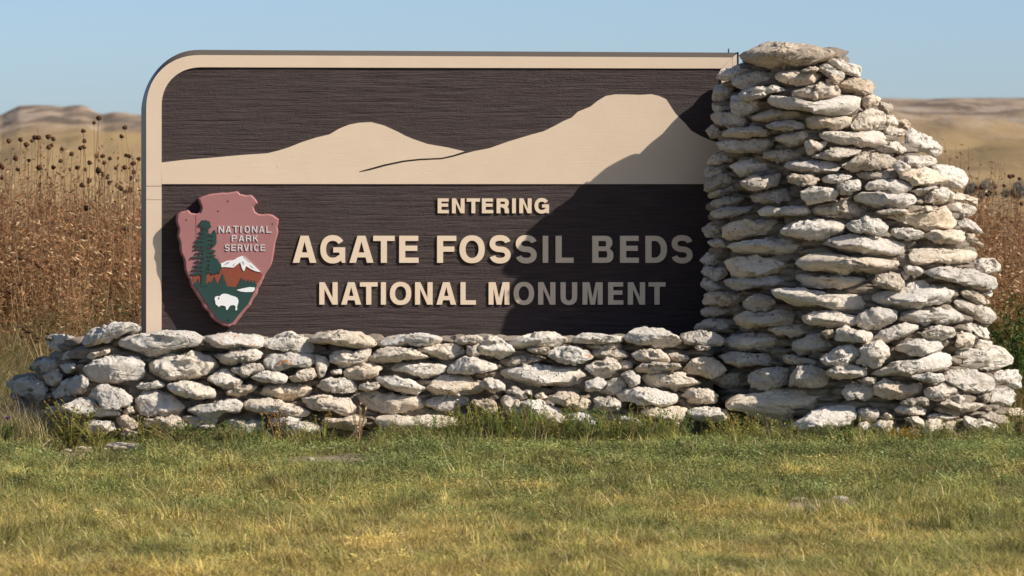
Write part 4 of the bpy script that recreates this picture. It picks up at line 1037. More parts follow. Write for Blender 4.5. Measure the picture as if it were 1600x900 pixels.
for k in range(230):      # top courses and the back of the wall
    px = R.uniform(150, 1120); yy = R.uniform(-0.3, 0.62); z = 0.50 + R.uniform(-.05, .015); s = (yy + DC) / F
    pts.append(((px - 800) * s, yy, z, R.uniform(.09, .17), R.uniform(.08, .15), R.uniform(.025, .04), R.uniform(-3, 3)))
for z in np.arange(0.06, 0.5, 0.06):
    for px in np.arange(120, 1120, 48.0):
        q = px + R.uniform(-14, 14); pts.append(((q - 800) * 22.7 / F, 0.68 + R.uniform(-.04, .04) - z * .15, z, R.uniform(.09, .15), .12, R.uniform(.028, .04), R.uniform(-.3, .3)))
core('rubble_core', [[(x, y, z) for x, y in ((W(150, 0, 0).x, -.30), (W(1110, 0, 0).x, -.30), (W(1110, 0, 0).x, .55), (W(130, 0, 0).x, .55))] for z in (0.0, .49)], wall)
rubble('rubble_infill', pts, wall, M['stone_gap_shade'])

# ------------------------------------------------------------------ vegetation helpers
def blades(n, spread, hmin, hmax, width, lean, seed, segs=2):
    """n thin curved blades as quads/tris"""
    r = np.random.default_rng(seed); V = []; Fq = []
    for i in range(n):
        a = r.uniform(0, 6.283); b = r.uniform(0, 6.283); rad = spread * math.sqrt(r.uniform()); h = r.uniform(hmin, hmax); l = r.uniform(0.1, 1) * lean * h
        x0, y0 = rad * math.cos(a), rad * math.sin(a); fx, fy = math.cos(b), math.sin(b); w = width * r.uniform(.6, 1.2) / 2
        base = len(V)
        for k in range(segs + 1):
            t = k / segs; ww = w * (1 - t * .92); cx, cy = x0 + fx * l * t * t, y0 + fy * l * t * t
            cz = h * (t - 0.25 * lean * t * t)
            V.append((cx - fy * ww, cy + fx * ww, cz)); V.append((cx + fy * ww, cy - fx * ww, cz))
        for k in range(segs): Fq.append((base + 2 * k, base + 2 * k + 1, base + 2 * k + 3, base + 2 * k + 2))
    return np.array(V), np.array(Fq)

def leaf(V, Fq, p, d, up, ln, w):
    """kite-shaped leaf from p along d"""
    p = np.array(p); d = np.array(d); d = d / (np.linalg.norm(d) + 1e-9); s = np.cross(d, up); s = s / (np.linalg.norm(s) + 1e-9)
    b = len(V); V += [p, p + d * ln * .45 + s * w / 2, p + d * ln, p + d * ln * .45 - s * w / 2]; Fq.append((b, b + 1, b + 2, b + 3))

def tube(V, Fq, pts, r0, r1, sides=4):
    n = len(pts); b = len(V)
    for i, p in enumerate(pts):
        p = np.array(p, float); a = np.array(pts[max(i - 1, 0)], float); c = np.array(pts[min(i + 1, n - 1)], float); d = c - a; d /= np.linalg.norm(d) + 1e-9
        s = np.cross(d, [0.3, 1, 0.1]); s /= np.linalg.norm(s) + 1e-9; t = np.cross(d, s); r = r0 + (r1 - r0) * i / (n - 1)
        for k in range(sides):
            an = 2 * math.pi * k / sides; V.append(p + s * r * math.cos(an) + t * r * math.sin(an))
    for i in range(n - 1):
        for k in range(sides):
            a = b + i * sides + k; c = b + i * sides + (k + 1) % sides; Fq.append((a, c, c + sides, a + sides))

def blob(V, Fq, c, r, seed, spiky=0.35):
    """small rough ball built of quads (seed head)"""
    rr_ = np.random.default_rng(seed); b = len(V); nu, nv = 7, 5
    for j in range(nv + 1):
        th = math.pi * (0.02 + 0.96 * j / nv)
        for i in range(nu):
            ph = 2 * math.pi * i / nu; k = r * (1 + rr_.uniform(-spiky, spiky))
            V.append(np.array(c) + k * np.array([math.sin(th) * math.cos(ph), math.sin(th) * math.sin(ph), math.cos(th) * .85]))
    for j in range(nv):
        for i in range(nu):
            Fq.append((b + j * nu + i, b + j * nu + (i + 1) % nu, b + (j + 1) * nu + (i + 1) % nu, b + (j + 1) * nu + i))

def proto_collection(name, makers):
    c = bpy.data.collections.new(name)
    for nm, v, f, mats, mi in makers:
        me = npmesh(nm, v, f, False, mi)
        for m in mats: me.materials.append(m)
        c.objects.link(bpy.data.objects.new(nm, me))
    return c

def scatter(name, pos, rot, scl, idx, coll, label=None):
    """one point cloud object whose geometry nodes put a tuft on every point"""
    me = bpy.data.meshes.new(name); me.vertices.add(len(pos)); me.vertices.foreach_set('co', np.ascontiguousarray(pos, dtype=np.float32).ravel())
    for nm, ty, arr, key in (('rot', 'FLOAT_VECTOR', rot, 'vector'), ('scl', 'FLOAT_VECTOR', scl, 'vector'), ('idx', 'INT', idx, 'value')):
        a = me.attributes.new(nm, ty, 'POINT'); a.data.foreach_set(key, np.ascontiguousarray(arr, dtype=np.int32 if ty == 'INT' else np.float32).ravel())
    o = link(name, me)
    ng = bpy.data.node_groups.new(name + '_nodes', 'GeometryNodeTree')
    ng.interface.new_socket('Geometry', in_out='INPUT', socket_type='NodeSocketGeometry'); ng.interface.new_socket('Geometry', in_out='OUTPUT', socket_type='NodeSocketGeometry')
    N = ng.nodes; gi = N.new('NodeGroupInput'); go = N.new('NodeGroupOutput'); ip = N.new('GeometryNodeInstanceOnPoints'); ci = N.new('GeometryNodeCollectionInfo')
    ci.inputs['Collection'].default_value = coll; ci.inputs['Separate Children'].default_value = True; ci.inputs['Reset Children'].default_value = True
    def attr(nm, ty):
        x = N.new('GeometryNodeInputNamedAttribute'); x.data_type = ty; x.inputs['Name'].default_value = nm; return x.outputs['Attribute']
    L = ng.links; L.new(gi.outputs[0], ip.inputs['Points']); L.new(ci.outputs[0], ip.inputs['Instance']); ip.inputs['Pick Instance'].default_value = True
    L.new(attr('idx', 'INT'), ip.inputs['Instance Index'])
    er = N.new('FunctionNodeEulerToRotation'); L.new(attr('rot', 'FLOAT_VECTOR'), er.inputs[0]); L.new(er.outputs[0], ip.inputs['Rotation'])
    L.new(attr('scl', 'FLOAT_VECTOR'), ip.inputs['Scale']); L.new(ip.outputs[0], go.inputs[0])
    md = o.modifiers.new('scatter', 'NODES'); md.node_group = ng
    tag(o, label=label, cat=None, kind='stuff'); return o

# ------------------------------------------------------------------ lawn
mk = []
for k in range(8):
    v, f = blades(64, 0.075, 0.018, 0.055, 0.0036, 1.0, 100 + k); mk.append((f'turf_{k}', v, f, [M['lawn']], None))
for k in range(5):       # small broad-leaved plants growing in the turf
    r = np.random.default_rng(200 + k); V, Fq = [], []
    for i in range(60):
        a = r.uniform(0, 6.28); rad = 0.08 * math.sqrt(r.uniform()); p = (rad * math.cos(a), rad * math.sin(a), r.uniform(.008, .05)); b = r.uniform(0, 6.28)
        leaf(V, Fq, p, (math.cos(b), math.sin(b), r.uniform(-.2, .9)), (r.uniform(-.5, .5), r.uniform(-.5, .5), 1), r.uniform(.010, .020), r.uniform(.005, .010))
    mk.append((f'turf_{8 + k}', np.array(V), np.array(Fq), [M['forb']], None))
for k in range(3):      # longer arching blades
    v, f = blades(34, 0.045, 0.06, 0.14, 0.0046, 1.2, 300 + k, 3); mk.append((f'turf_{13 + k}', v, f, [M['lawn']], None))
turf = proto_collection('turf_prototypes', mk)
R = np.random.default_rng(5)
N_ = 50000
y = -11.0 + 11.6 * R.uniform(size=N_) ** 0.92; half = 0.215 * (y + DC) + 0.5; x = R.uniform(-1, 1, N_) * half
bare = np.zeros(N_)
for bx, by, rx, ry in ((W(165, 700, -.9).x, -1.35, .30, .50), (W(520, 712, -1.6).x, -1.9, .26, .40), (W(1245, 772, -3.9).x, -4.5, .12, .35), (W(1310, 768, -3.9).x, -4.4, .09, .30), (W(590, 690, -1).x, -1.1, .22, .12), (W(180, 690, -.8).x, -.9, .25, .14)):
    bare = np.maximum(bare, np.exp(-(((x - bx) / rx) ** 2 + ((y - by) / ry) ** 2)))
keep = R.uniform(size=N_) > bare * 1.7
x, y = x[keep], y[keep]; n = len(x)
z = gz(x, y) - 0.004
near = np.clip((y + 5.6) / 3.6, 0, 1)                  # nearer the wall: more broad leaves, taller
pn = vnoise(np.stack([x * 1.4, y * 1.4, 0 * x], 1), 61)
forb = R.uniform(size=n) < np.clip(0.10 + 0.55 * near + 0.3 * pn, 0.03, 0.8); long_ = R.uniform(size=n) < 0.13 + 0.22 * (pn > .25)
idx = np.where(forb, R.integers(8, 13, n), np.where(long_, R.integers(13, 16, n), R.integers(0, 8, n)))
tall = 0.85 * np.clip(1.0 + 0.35 * vnoise(np.stack([x * 2.2, y * 2.2, 0 * x + 4], 1), 62) + 0.35 * near, .6, 1.9)
scl = np.stack([R.uniform(.85, 1.25, n), R.uniform(.85, 1.25, n), tall * R.uniform(.7, 1.2, n)], 1)
rot = np.stack([R.normal(0, .12, n), R.normal(0, .12, n), R.uniform(0, 6.28, n)], 1)
scatter('lawn_grass', np.stack([x, y, z], 1), rot, scl, idx, turf, 'short mown turf turning from green to straw yellow towards the front')
V_, F_ = [], []; o_ = 0
for k in range(240):      # chips and splinters fallen from the wall
    px_ = R.uniform(60, 1600); y_ = (-0.95 if px_ < 1060 else max(-1.4, float(pillar_y(px_, 680)) - .12)) - abs(R.normal(0, .16)); x_ = (px_ - 800) * (y_ + DC) / F; w_ = R.uniform(.008, .035)
    v_ = rock_shape(2, 9000 + k, 8) * np.array([w_, w_ * .8, w_ * .4]) + np.array([x_, y_, float(gz(np.array([x_]), np.array([y_]))[0]) + w_ * .2 + R.uniform(0, .02)]); V_.append(v_); F_.append(ICO[2][1] + o_); o_ += len(v_)
tag(link('stone_chips', npmesh('stone_chips', np.concatenate(V_), np.concatenate(F_)), M['stone_tan']), 'small chips of fallen limestone strewn along the foot of the wall', kind='stuff')
# a loose fringe of taller grass and herbs at the foot of the stones
mk = []
for k in range(4):
    v, f = blades(22, 0.06, 0.07, 0.17, 0.0038, 0.9, 400 + k, 3); mk.append((f'fringe_{k}', v, f, [M['olive_blade']], None))
for k in range(4):
    r = np.random.default_rng(500 + k); V, Fq = [], []; mi = []
    for s_ in range(7):
        a = r.uniform(0, 6.28); h = r.uniform(.08, .17); tip = (0.07 * math.cos(a), 0.07 * math.sin(a), h); p0 = (0.02 * math.cos(a), .02 * math.sin(a), 0)
        tube(V, Fq, [p0, ((p0[0] + tip[0]) / 2.2, (p0[1] + tip[1]) / 2.2, h * .5), tip], .0012, .0007, 3)
        for j in range(13):
            t = r.uniform(.15, 1); p = np.array(p0) * (1 - t) + np.array(tip) * t; b = r.uniform(0, 6.28)
            leaf(V, Fq, p, (math.cos(b), math.sin(b), r.uniform(0, .8)), (0, 0, 1), r.uniform(.014, .026), r.uniform(.004, .008))
    mk.append((f'fringe_{4 + k}', np.array(V), np.array(Fq), [M['green_leaf'] if k % 2 else M['yellow_leaf']], None))
fr = proto_collection('fringe_prototypes', mk)
n = 700; px = R.uniform(150, 1600, n); py = np.where(px < 1060, R.uniform(655, 690, n), R.uniform(660, 690, n))
yy = np.where(px < 1060, -0.86 - 0.22 * R.uniform(size=n), 0) ; pil = pillar_y(px, 680) - 0.10 - 0.22 * R.uniform(size=n); yy = np.where(px < 1060, yy, np.maximum(pil, -1.35))
xx = (px - 800) * (yy + DC) / F
dens = vnoise(np.stack([xx * 1.3, 0 * xx, 0 * xx], 1), 8) + np.where((px > 700) & (px < 1060), .25, -.1); kp = R.uniform(-1, .8, n) < dens + .2; kp &= ~((px > 520) & (px < 600)); kp &= ~((px > 140) & (px < 215))
n = int(kp.sum()); xx, yy = xx[kp], yy[kp]
scatter('wall_foot_herbs', np.stack([xx, yy, gz(xx, yy) - .005], 1), np.stack([R.normal(0, .1, n), R.normal(0, .1, n), R.uniform(0, 6.28, n)], 1), (R.uniform(.6, 1.25, (n, 1)) + (.3 * ((xx > -.4) & (xx < .95)))[:, None]) * np.ones((1, 3)), R.integers(0, 8, n), fr, 'ragged fringe of herbs and taller grass along the foot of the stones')

n = 900; y = -0.9 - 6.2 * R.uniform(size=n) ** 1.3; x = R.uniform(-1, 1, n) * (0.165 * (y + DC) + .3)
kp = vnoise(np.stack([x * 1.6, y * .9, 0 * x], 1), 44) > R.uniform(-.5, .5, n); x, y = x[kp], y[kp]; n = len(x)
scatter('lawn_weeds', np.stack([x, y, gz(x, y) - .004], 1), np.stack([R.normal(0, .2, n), R.normal(0, .2, n), R.uniform(0, 6.28, n)], 1), R.uniform(.32, .62, (n, 1)) * np.array([[1.3, 1.3, .9]]), R.integers(0, 8, n), fr, 'small broad-leaved weeds and coarse tufts dotted through the turf')

# ------------------------------------------------------------------ dry weed field behind the sign
mk = []
for k in range(7):     # rusty dry forb: branched stem thick with seed specks
    r = np.random.default_rng(600 + k); V, Fq = [], []; mi = []; H = r.uniform(.8, 1.15)
    for s_ in range(9):
        a = r.uniform(0, 6.28); q = r.uniform(.02, .22); h = H * r.uniform(.5, 1.0); p0 = np.array([r.uniform(-.1, .1), r.uniform(-.1, .1), 0]); p1 = p0 + np.array([q * math.cos(a), q * math.sin(a), h])
        m0 = len(Fq); tube(V, Fq, [p0, (p0 + p1) / 2 + r.normal(0, .02, 3), p1], .0032, .0012, 3); mi += [0] * (len(Fq) - m0)
        for j in range(34):
            t = r.uniform(.12, 1.0) ** .7; p = p0 * (1 - t) + p1 * t + r.normal(0, .018, 3); b = r.uniform(0, 6.28)
            leaf(V, Fq, p, (math.cos(b), math.sin(b), r.uniform(-.8, .8)), (r.uniform(-1, 1), r.uniform(-1, 1), 1), r.uniform(.018, .05), r.uniform(.006, .014)); mi.append(1)
    mk.append((f'weed_{k}', np.array(V), np.array(Fq), [M['dry_stem'], M['dry_leaf']], mi))
for k in range(4):     # tufts of tall grass, olive to straw
    v, f = blades(70, 0.14, 0.30, 0.75, 0.006, 0.8, 700 + k, 3); mk.append((f'weed_{7 + k}', v, f, [M['olive_blade']], None))
for k in range(4):     # stalks with round dark heads
    r = np.random.default_rng(800 + k); V, Fq = [], []; mi = []; H = r.uniform(.85, 1.1); m0 = 0
    for s_ in range(4):
        a = r.uniform(0, 6.28); q = r.uniform(.05, .3); h = H * r.uniform(.75, 1.0); p0 = np.zeros(3); p1 = np.array([q * math.cos(a), q * math.sin(a), h])
        m0 = len(Fq); tube(V, Fq, [p0, p1 * .5 + r.normal(0, .02, 3), p1], .004, .0016, 3); mi += [0] * (len(Fq) - m0)
        m0 = len(Fq); blob(V, Fq, p1, r.uniform(.011, .018), k * 9 + s_); mi += [1] * (len(Fq) - m0)
    mk.append((f'weed_{11 + k}', np.array(V), np.array(Fq), [M['dry_stem'], M['seed_head']], mi))
wd = proto_collection('weed_prototypes', mk)
R = np.random.default_rng(6)
N_ = 19500
y = 1.3 + 26 * R.uniform(size=N_) ** 1.25; half = 0.21 * (y + DC) + 1.6; x = R.uniform(-1, 1, N_) * half
u_ = R.uniform(size=N_); nearw = np.clip(1.45 - (y - 1.3) / 3.2, 0, 1)
keep = ~((y < 2.6) & (np.abs(x - W(650, 0, y.mean()).x) < 2.2) & (R.uniform(size=N_) < .6)); x, y, u_, nearw = x[keep], y[keep], u_[keep], nearw[keep]; n = len(x)
idx = np.where(u_ < 0.70 * (1 - nearw * .95), R.integers(0, 7, n), np.where(u_ < .97, R.integers(7, 11, n), R.integers(11, 15, n)))
hs = np.clip(0.45 + (y - 1.0) * 0.20, .45, 1.42) * R.uniform(.75, 1.08, n) * np.clip(1 + .25 * vnoise(np.stack([x * .7, y * .4, 0 * x], 1), 71), .7, 1.2)
hs = np.where(y > 14, hs * np.clip(1 - (y - 14) * .035, .5, 1), hs)
scl = np.stack([R.uniform(.9, 1.3, n), R.uniform(.9, 1.3, n), hs], 1)
rot = np.stack([R.normal(0, .10, n), R.normal(0, .10, n), R.uniform(0, 6.28, n)], 1)
scatter('dry_weed_field', np.stack([x, y, 0 * x - .02], 1), rot, scl, idx, wd, 'brown field of dry weeds and tall grass behind the sign')

# individual dried sunflower stalks that stand above the field
def stalk(base_px, y, heads, label, rad=0.018, seed=0, group='dried sunflower stalks standing above the weed field'):
    b = W(base_px, 300, y); base = Vector((b.x, y, 0.0))
    t = thing('dried_sunflower', base, label, 'dried sunflower', group)
    r = np.random.default_rng(900 + seed); V, Fq = [], []
    hp = []
    for hx, hy in heads:
        p = W(hx, hy, y + r.uniform(-.12, .12)) - base; hp.append(np.array(p))
    top = max(hp, key=lambda q: q[2]); n = 7
    main = [np.array([top[0] * (i / n) ** 1.6, top[1] * i / n, top[2] * i / n]) + (r.normal(0, .022, 3) if 0 < i < n else 0) for i in range(n + 1)]
    tube(V, Fq, main, .0048, .0022, 5)
    for q in hp:
        if q is top: continue
        k = int(n * .55 + r.integers(0, 2)); s0 = main[min(k, n - 1)]; 
        if s0[2] > q[2] - .05: s0 = main[max(2, int(n * (q[2] * .7) / top[2]))]
        mid = (s0 * .45 + q * .55) + np.array([0.012 * np.sign(q[0] - s0[0]), 0, -.02]); tube(V, Fq, [s0, mid, q], .0035, .0022, 4)
    link('stem', npmesh('stem', np.array(V), np.array(Fq), True), M['dry_stem'], t)
    for j, q in enumerate(hp):
        V, Fq = [], []; blob(V, Fq, q, rad * r.uniform(.8, 1.15), seed * 20 + j, .3)
        for k in range(10):
            a = r.uniform(0, 6.28); leaf(V, Fq, q, (math.cos(a), math.sin(a), r.uniform(-.6, .5)), (0, 0, 1), rad * 1.7, rad * .6)
        link('seed_head', npmesh('seed_head', np.array(V), np.array(Fq)), M['seed_head'], t)
    V, Fq = [], []
    for k in range(9):
        i = r.integers(2, n - 1); a = r.uniform(0, 6.28); leaf(V, Fq, main[i], (math.cos(a), math.sin(a), r.uniform(-1.2, -.1)), (0, 0, 1), r.uniform(.03, .07), r.uniform(.01, .025))
    link('withered_leaves', npmesh('withered_leaves', np.array(V), np.array(Fq)), M['dry_leaf'], t)
cz = lambda L: [(x / 5, 140 + y / 5) for x, y in L]
ST = [(18, cz([(68, 402), (122, 535)]), 'stalk with one small dark head above another, near the left edge'),
      (35, cz([(160, 390), (207, 430)]), 'stalk with two dark heads left of the tight cluster of three'),
      (47, cz([(250, 400), (272, 375), (302, 377)]), 'stalk crowned by a tight cluster of three rust-brown heads'),
      (70, cz([(380, 452), (402, 437)]), 'pale stalk with two small orange-brown touching heads beneath the hill saddle'),
      (76, cz([(377, 370), (416, 384)]), 'thin distant stalk with two tiny heads under the rounded hilltop'),
      (100, cz([(485, 465), (475, 557)]), 'stalk with one round dark head and a second head close below it'),
      (113, cz([(560, 502), (605, 610)]), 'stalk with one flat dark head between two fuller stalks'),
      (151, cz([(735, 257), (773, 222), (650, 322)]), 'taller than all others, with an orange head on its left branch'),
      (126, cz([(628, 455), (655, 450), (660, 400)]), 'stalk topped by a wide doubled brown head below the tallest sunflower'),
      (161, cz([(800, 520), (815, 572), (752, 518)]), 'stalk with a dark head above a paler tan head'),
      (170, cz([(858, 537), (838, 690)]), 'stalk with a single rust head leaning next to the tan one'),
      (222, cz([(975, 297), (950, 365)]), 'bent stalk leaning left from the edge of the sign with two heads'),
      (208, cz([(985, 513), (1010, 520), (1040, 575)]), 'stalk close to the frame with a doubled dark head halfway up'),
      (219, cz([(1085, 540), (1048, 645)]), 'stalk touching the side of the frame with a dark drooping head'),
      (193, cz([(975, 608), (905, 612)]), 'short stalk with two small heads spread apart near the frame'),
      (2, cz([(10, 598), (15, 690), (20, 610)]), 'stalk at the left edge of the field hung with several rusty heads'),
      (44, cz([(225, 555), (140, 625)]), 'low stalk with orange-brown head beneath the cluster of three'),
      (83, cz([(418, 608), (305, 608)]), 'low stalk, two dark heads wide apart mid-field on the left'),
      (128, cz([(640, 745), (700, 570)]), 'low spindly stalk with one black head deep in the weeds'),
      (190, cz([(945, 770), (980, 797), (855, 728)]), 'low stalk, bright orange-brown heads beside the frame')]
for i, (bx, hd, lb) in enumerate(ST): stalk(bx, 5.5 + (i * 37 % 17) * .09, hd, 'dried sunflower ' + lb, seed=i)
SR = [(1575, [(1578, 276), (1583, 275), (1593, 279), (1569, 290)], 'stalk right of the pillar, row of heads against the plain'),
      (1535, [(1526, 293), (1534, 293), (1547, 300), (1543, 304)], 'stalk behind the pillar edge with four clustered dark heads'),
      (1590, [(1588, 306), (1596, 318)], 'short stalk with two heads at the right edge of the photo')]
for i, (bx, hd, lb) in enumerate(SR): stalk(bx, 9 + i * .7, hd, 'dried sunflower ' + lb, seed=40 + i, group='dried sunflower stalks right of the pillar')

# ------------------------------------------------------------------ single plants
def plant(name, px, py, y, h, spread, nst, nleaf, lsize, lmat, label, cat, flower=None, fl=(0, 0.01), seed=0, up=0.4, stem_mat=None, group=None, zbase=None):
    stem_mat = stem_mat or ('yellow_leaf' if lmat == 'yellow_leaf' else 'dry_stem')
    b = W(px, py, y); zb = float(gz(np.array([b.x]), np.array([y]))[0]) if zbase is None else zbase
    t = thing(name, (b.x, y, zb), label, cat, group)
    r = np.random.default_rng(1500 + seed); V, Fq, LV, LF, FV, FF = [], [], [], [], [], []
    for s_ in range(nst):
        a = r.uniform(0, 6.28); q = spread * r.uniform(.15, 1); hh = h * r.uniform(.6, 1); p1 = np.array([q * math.cos(a), q * math.sin(a) * .7, hh]); p0 = np.array([0.1 * q * math.cos(a), .1 * q * math.sin(a), -.01]); md = p0 * .5 + p1 * .5 + np.array([-.15 * q * math.cos(a), 0, .06 * h])
        tube(V, Fq, [p0, md, p1], .0028, .0010, 4)
        for j in range(nleaf):
            tt = r.uniform(.1, 1); p = (p0 * (1 - tt) + md * tt) * (1 - tt) + (md * (1 - tt) + p1 * tt) * tt; b_ = r.uniform(0, 6.28)
            leaf(LV, LF, p, (math.cos(b_), math.sin(b_), r.uniform(-.1, 1.2) * up * 2), (r.uniform(-.4, .4), r.uniform(-.4, .4), 1), lsize * r.uniform(.6, 1.2), lsize * r.uniform(.22, .4))
        for j in range(fl[0]):
            c = p1 + r.normal(0, .012, 3) + np.array([0, 0, -.012 * j])
            for k in range(5):
                b_ = r.uniform(0, 6.28); leaf(FV, FF, c, (math.cos(b_), math.sin(b_), r.uniform(-.3, 1)), (0, 0.3, 1), fl[1], fl[1] * .6)
    link('stems', npmesh('stems', np.array(V), np.array(Fq)), M[stem_mat], t)
    link('foliage', npmesh('foliage', np.array(LV), np.array(LF)), M[lmat], t)['kind'] = 'stuff'
    if FV: link('flowers', npmesh('flowers', np.array(FV), np.array(FF)), M[flower], t)['kind'] = 'stuff'
    return t
plant('yellow_green_weed', 110, 700, -1.15, .27, .20, 34, 22, .030, 'yellow_leaf', 'bushy yellow-green weed sprawling at the left end of the wall', 'weed', 'rust_leaf', (1, .012), 1)
plant('yellow_green_weed', 152, 706, -1.25, .17, .16, 22, 18, .024, 'yellow_leaf', 'low yellow-green weed just right of the bushy one', 'weed', None, (0, 0), 2)
plant('yellow_green_weed', 225, 704, -1.1, .20, .12, 16, 16, .022, 'yellow_leaf', 'thin weed with a tan spike in front of the third bottom stone', 'weed', 'straw', (2, .014), 3)
plant('leafy_weed', 285, 704, -1.15, .17, .24, 34, 26, .026, 'green_leaf', 'spreading dark green weed mat at the wall foot left of centre', 'weed', None, (0, 0), 4)
plant('leafy_weed', 358, 698, -1.1, .15, .18, 26, 22, .026, 'green_leaf', 'low dark green weed clump under the long stone, left of the orange plant', 'weed', None, (0, 0), 5)
plant('orange_dried_weed', 432, 692, -1.05, .24, .07, 9, 12, .020, 'rust_leaf', 'orange dried weed standing against the white bottom stones', 'weed', 'rust_leaf', (4, .014), 6)
plant('yellow_green_weed', 505, 690, -1.0, .22, .05, 6, 8, .018, 'yellow_leaf', 'spindly weed with small yellow tufts left of the dark gap', 'weed', 'yellow_flower', (3, .010), 7)
plant('dry_grass_tuft', 560, 694, -1.0, .30, .09, 12, 5, .030, 'straw', 'wiry red-brown dry grass stems in front of the dark gap in the wall', 'dry grass', None, (0, 0), 8)
plant('leafy_weed', 606, 698, -1.1, .10, .12, 18, 20, .024, 'green_leaf', 'fresh green weed at the foot of the wall right of the wiry dry grass', 'weed', None, (0, 0), 9)
for i, (px, h, lb) in enumerate(((716, .25, 'first upright green sprig from the left before the pitted bottom stone'), (757, .22, 'bushy green sprig in front of the broken tan stone'), (798, .13, 'short sprig at the left end of the slanting big stone'), (829, .33, 'tall thin sprig reaching the long slab'),
        (893, .15, 'small sprig under the second long slab'), (917, .26, 'yellowing sprig right of the slanting stone'), (942, .28, 'tall feathery sprig in front of the grey hollow'), (966, .20, 'pale green sprig before the wall, right of the feathery one'), (1000, .14, 'short yellow-green sprig at the right of the wall'))):
    plant('green_sprig', px, 690, -1.0 - .012 * i, h, .035, 4 if i != 1 else 8, 26, .016, 'green_leaf' if i % 3 else 'yellow_leaf', 'thin ' * (i != 1) + lb, 'weed', 'yellow_flower', (1, .007), 20 + i, stem_mat='green_leaf', group='green sprigs growing before the low wall')
plant('yellow_green_weed', 1148, 690, -1.30, .20, .14, 18, 20, .020, 'yellow_leaf', 'yellow-green weed clump beneath the big anvil-shaped stone', 'weed', 'rust_leaf', (2, .01), 31)
plant('leafy_weed', 1323, 688, -1.45, .11, .07, 10, 18, .032, 'green_leaf', 'bright green leafy weed in front of the pillar beside the small round stone', 'weed', None, (0, 0), 32, stem_mat='green_leaf')
plant('yellow_green_weed', 1343, 650, -1.35, .26, .02, 3, 26, .014, 'yellow_leaf', 'slender yellowish sprig rising before the knobbly pillar stone', 'weed', None, (0, 0), 33)
plant('goldenrod', 1417, 688, -1.38, .11, .09, 30, 8, .014, 'yellow_leaf', 'low clump of golden yellow flowers at the foot of the pillar', 'goldenrod', 'yellow_flower', (5, .012), 34)
plant('green_sprig', 1443, 688, -1.40, .19, .02, 2, 22, .022, 'green_leaf', 'single green sprig right of the golden flowers', 'weed', None, (0, 0), 35, stem_mat='green_leaf')
plant('leafy_weed', 1520, 690, -1.2, .10, .16, 20, 20, .022, 'green_leaf', 'low green weed mat at the right foot of the pillar', 'weed', None, (0, 0), 36)
plant('leafy_weed', 1592, 690, -1.0, .22, .10, 14, 22, .024, 'bush_leaf', 'dark green weed at the right edge beside the pillar base', 'weed', None, (0, 0), 37)
plant('leafy_bush', 1592, 600, 1.6, .78, .34, 70, 60, .040, 'bush_leaf', 'dense green leafy bush with rusty flower tips behind the pillar', 'bush', 'rust_leaf', (4, .022), 38, stem_mat='bush_leaf')
plant('leafy_bush', 1640, 600, 1.9, .80, .36, 60, 55, .040, 'bush_leaf', 'second green leafy bush reaching in from the right edge', 'bush', 'rust_leaf', (4, .022), 39, stem_mat='bush_leaf')
# thistle
tp = plant('thistle', 12, 690, -1.0, .16, .06, 8, 16, .035, 'green_leaf', 'green thistle with one purple flower at the far left of the wall', 'thistle', None, (0, 0), 41, stem_mat='green_leaf')
V, Fq = [], []; q = np.array(W(12, 655, -1.0) - tp.location); tube(V, Fq, [(0, 0, 0), (.004, 0, q[2] * .5), q], .003, .002, 4); link('flower_stem', npmesh('flower_stem', np.array(V), np.array(Fq)), M['green_leaf'], tp)
V, Fq = [], []; r = np.random.default_rng(3)
for k in range(60): a = r.uniform(0, 6.28); leaf(V, Fq, q, (math.cos(a), math.sin(a), r.uniform(.1, 1.3)), (0, 0, 1), .022, .004)
blob(V, Fq, q + np.array([0, 0, .006]), .010, 8, .2)
link('flower', npmesh('flower', np.array(V), np.array(Fq)), M['purple'], tp)
# straw tufts at the left end
for i, (px, py, y, h, lb, m_) in enumerate(((30, 650, -.35, .27, 'drooping straw-coloured grass tuft left of the wall end', 'straw'), (38, 690, -.75, .20, 'bright green upright grass tuft below the straw tuft', 'olive_blade'), (2, 690, -.9, .22, 'green grass tuft at the left edge behind the thistle', 'olive_blade'))):
    v, f = blades(330, .13, h * .7, h * 1.35, .0045, 1.1, 950 + i, 3); b = W(px, py, y)
    tag(link('grass_tuft', npmesh('grass_tuft', v, f), M[m_], None, (b.x, y, float(gz(np.array([b.x]), np.array([y]))[0]))), lb, 'grass tuft')
# stick
V, Fq = [], []; a = W(44, 712, -1.2); b = W(84, 682, -1.15); c = W(68, 698, -1.2) + Vector((0, 0, .006)); tube(V, Fq, [Vector((0, 0, 0)), c - a, b - a], .006, .0035, 6); c2 = W(66, 690, -1.2); tube(V, Fq, [c - a, W(60, 684, -1.2) - a], .003, .0015, 5)
tag(link('dry_stick', npmesh('dry_stick', np.array(V), np.array(Fq), True), M['straw'], None, a), 'pale forked dry stick leaning at the left end of the wall', 'stick')
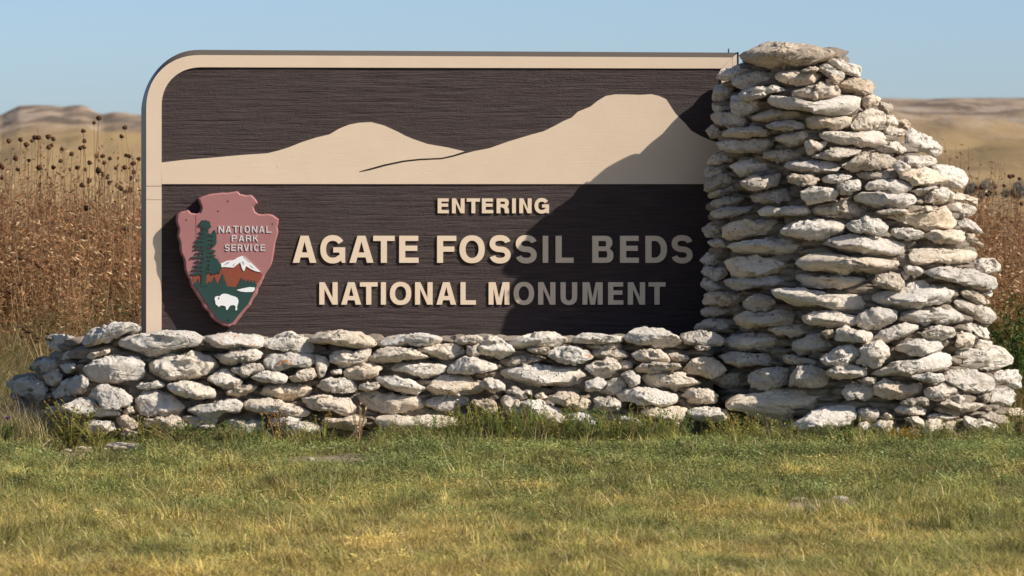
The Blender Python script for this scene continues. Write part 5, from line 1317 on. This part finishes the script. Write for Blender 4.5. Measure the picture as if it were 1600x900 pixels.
# loose stones on the ground
def loose(px, py, y, w, d, h, mat, lb, seed, cat='stone'):
    b = W(px, py, y); v = rock_shape(4, 7000 + seed) * np.array([w, d, h]); v += (.004 * vnoise(v * 40, seed) + .006 * vnoise(v * 14, seed))[:, None] * v / (np.linalg.norm(v, axis=1)[:, None] + 1e-6)
    zb = float(gz(np.array([b.x]), np.array([y]))[0]); o = link('loose_stone', npmesh('loose_stone', v, ICO[4][1], True), M[mat], None, (b.x, y, zb + h * .45)); tag(o, lb, cat)
loose(192, 690, -1.0, .12, .12, .028, 'stone_tan', 'flat half-buried tan slab in front of the left end of the wall', 1)
loose(45, 703, -1.1, .022, .03, .012, 'stone_white', 'tiny pale stone lying by the dry stick', 2)
loose(1367, 690, -1.42, .035, .03, .010, 'stone_tan', 'flat chip of stone on the ground under the round pillar stone', 3)
loose(562, 692, -1.15, .016, .016, .012, 'stone_white', 'small white pebble below the wiry dry grass', 4)
loose(486, 712, -1.95, .018, .03, .010, 'stone_tan', 'small tan clod on the bare patch left of centre', 5)
loose(1216, 772, -4.2, .020, .03, .012, 'stone_tan', 'leftmost dirt clod of the bare patch in the lawn', 6)
loose(1248, 768, -4.15, .045, .04, .014, 'stone_tan', 'largest dirt clod of the bare patch in the lawn', 7)
loose(1312, 769, -4.15, .035, .03, .013, 'stone_tan', 'rightmost dirt clod of the bare patch in the lawn', 8)
# grey sagebrush far out on the plain
for i, (px, py, y, w, lb) in enumerate(((1537, 298, 58, .30, 'grey sagebrush out on the plain right of the pillar'), (1590, 302, 55, .28, 'darker sagebrush at the right edge of the plain'), (1520, 303, 50, .22, 'small sagebrush closest to the pillar edge'))):
    b = W(px, py, y); r = np.random.default_rng(60 + i); V, Fq = [], []
    for k in range(900):
        d = r.normal(size=3); d /= np.linalg.norm(d); d[2] = abs(d[2]); rr2 = r.uniform(.3, 1) ** .5; p = d * rr2 * np.array([w, w, w * .9]) * (1 + .3 * math.sin(5 * d[0] + i)); leaf(V, Fq, p, r.normal(size=3), r.normal(size=3), .07, .03)
    hz = b.z - w * .25
    o = thing('sagebrush', (b.x, y, max(0.0, hz)), lb, 'bush'); link('foliage', npmesh('foliage', np.array(V), np.array(Fq)), M['sage'], o)
    V, Fq = [], []
    for k in range(7): a_ = r.uniform(0, 6.28); tube(V, Fq, [(0, 0, -max(0.0, hz)), (.4 * w * math.cos(a_), .4 * w * math.sin(a_), w * .4)], .02, .006, 4)
    link('stems', npmesh('stems', np.array(V), np.array(Fq)), M['dry_stem'], o)
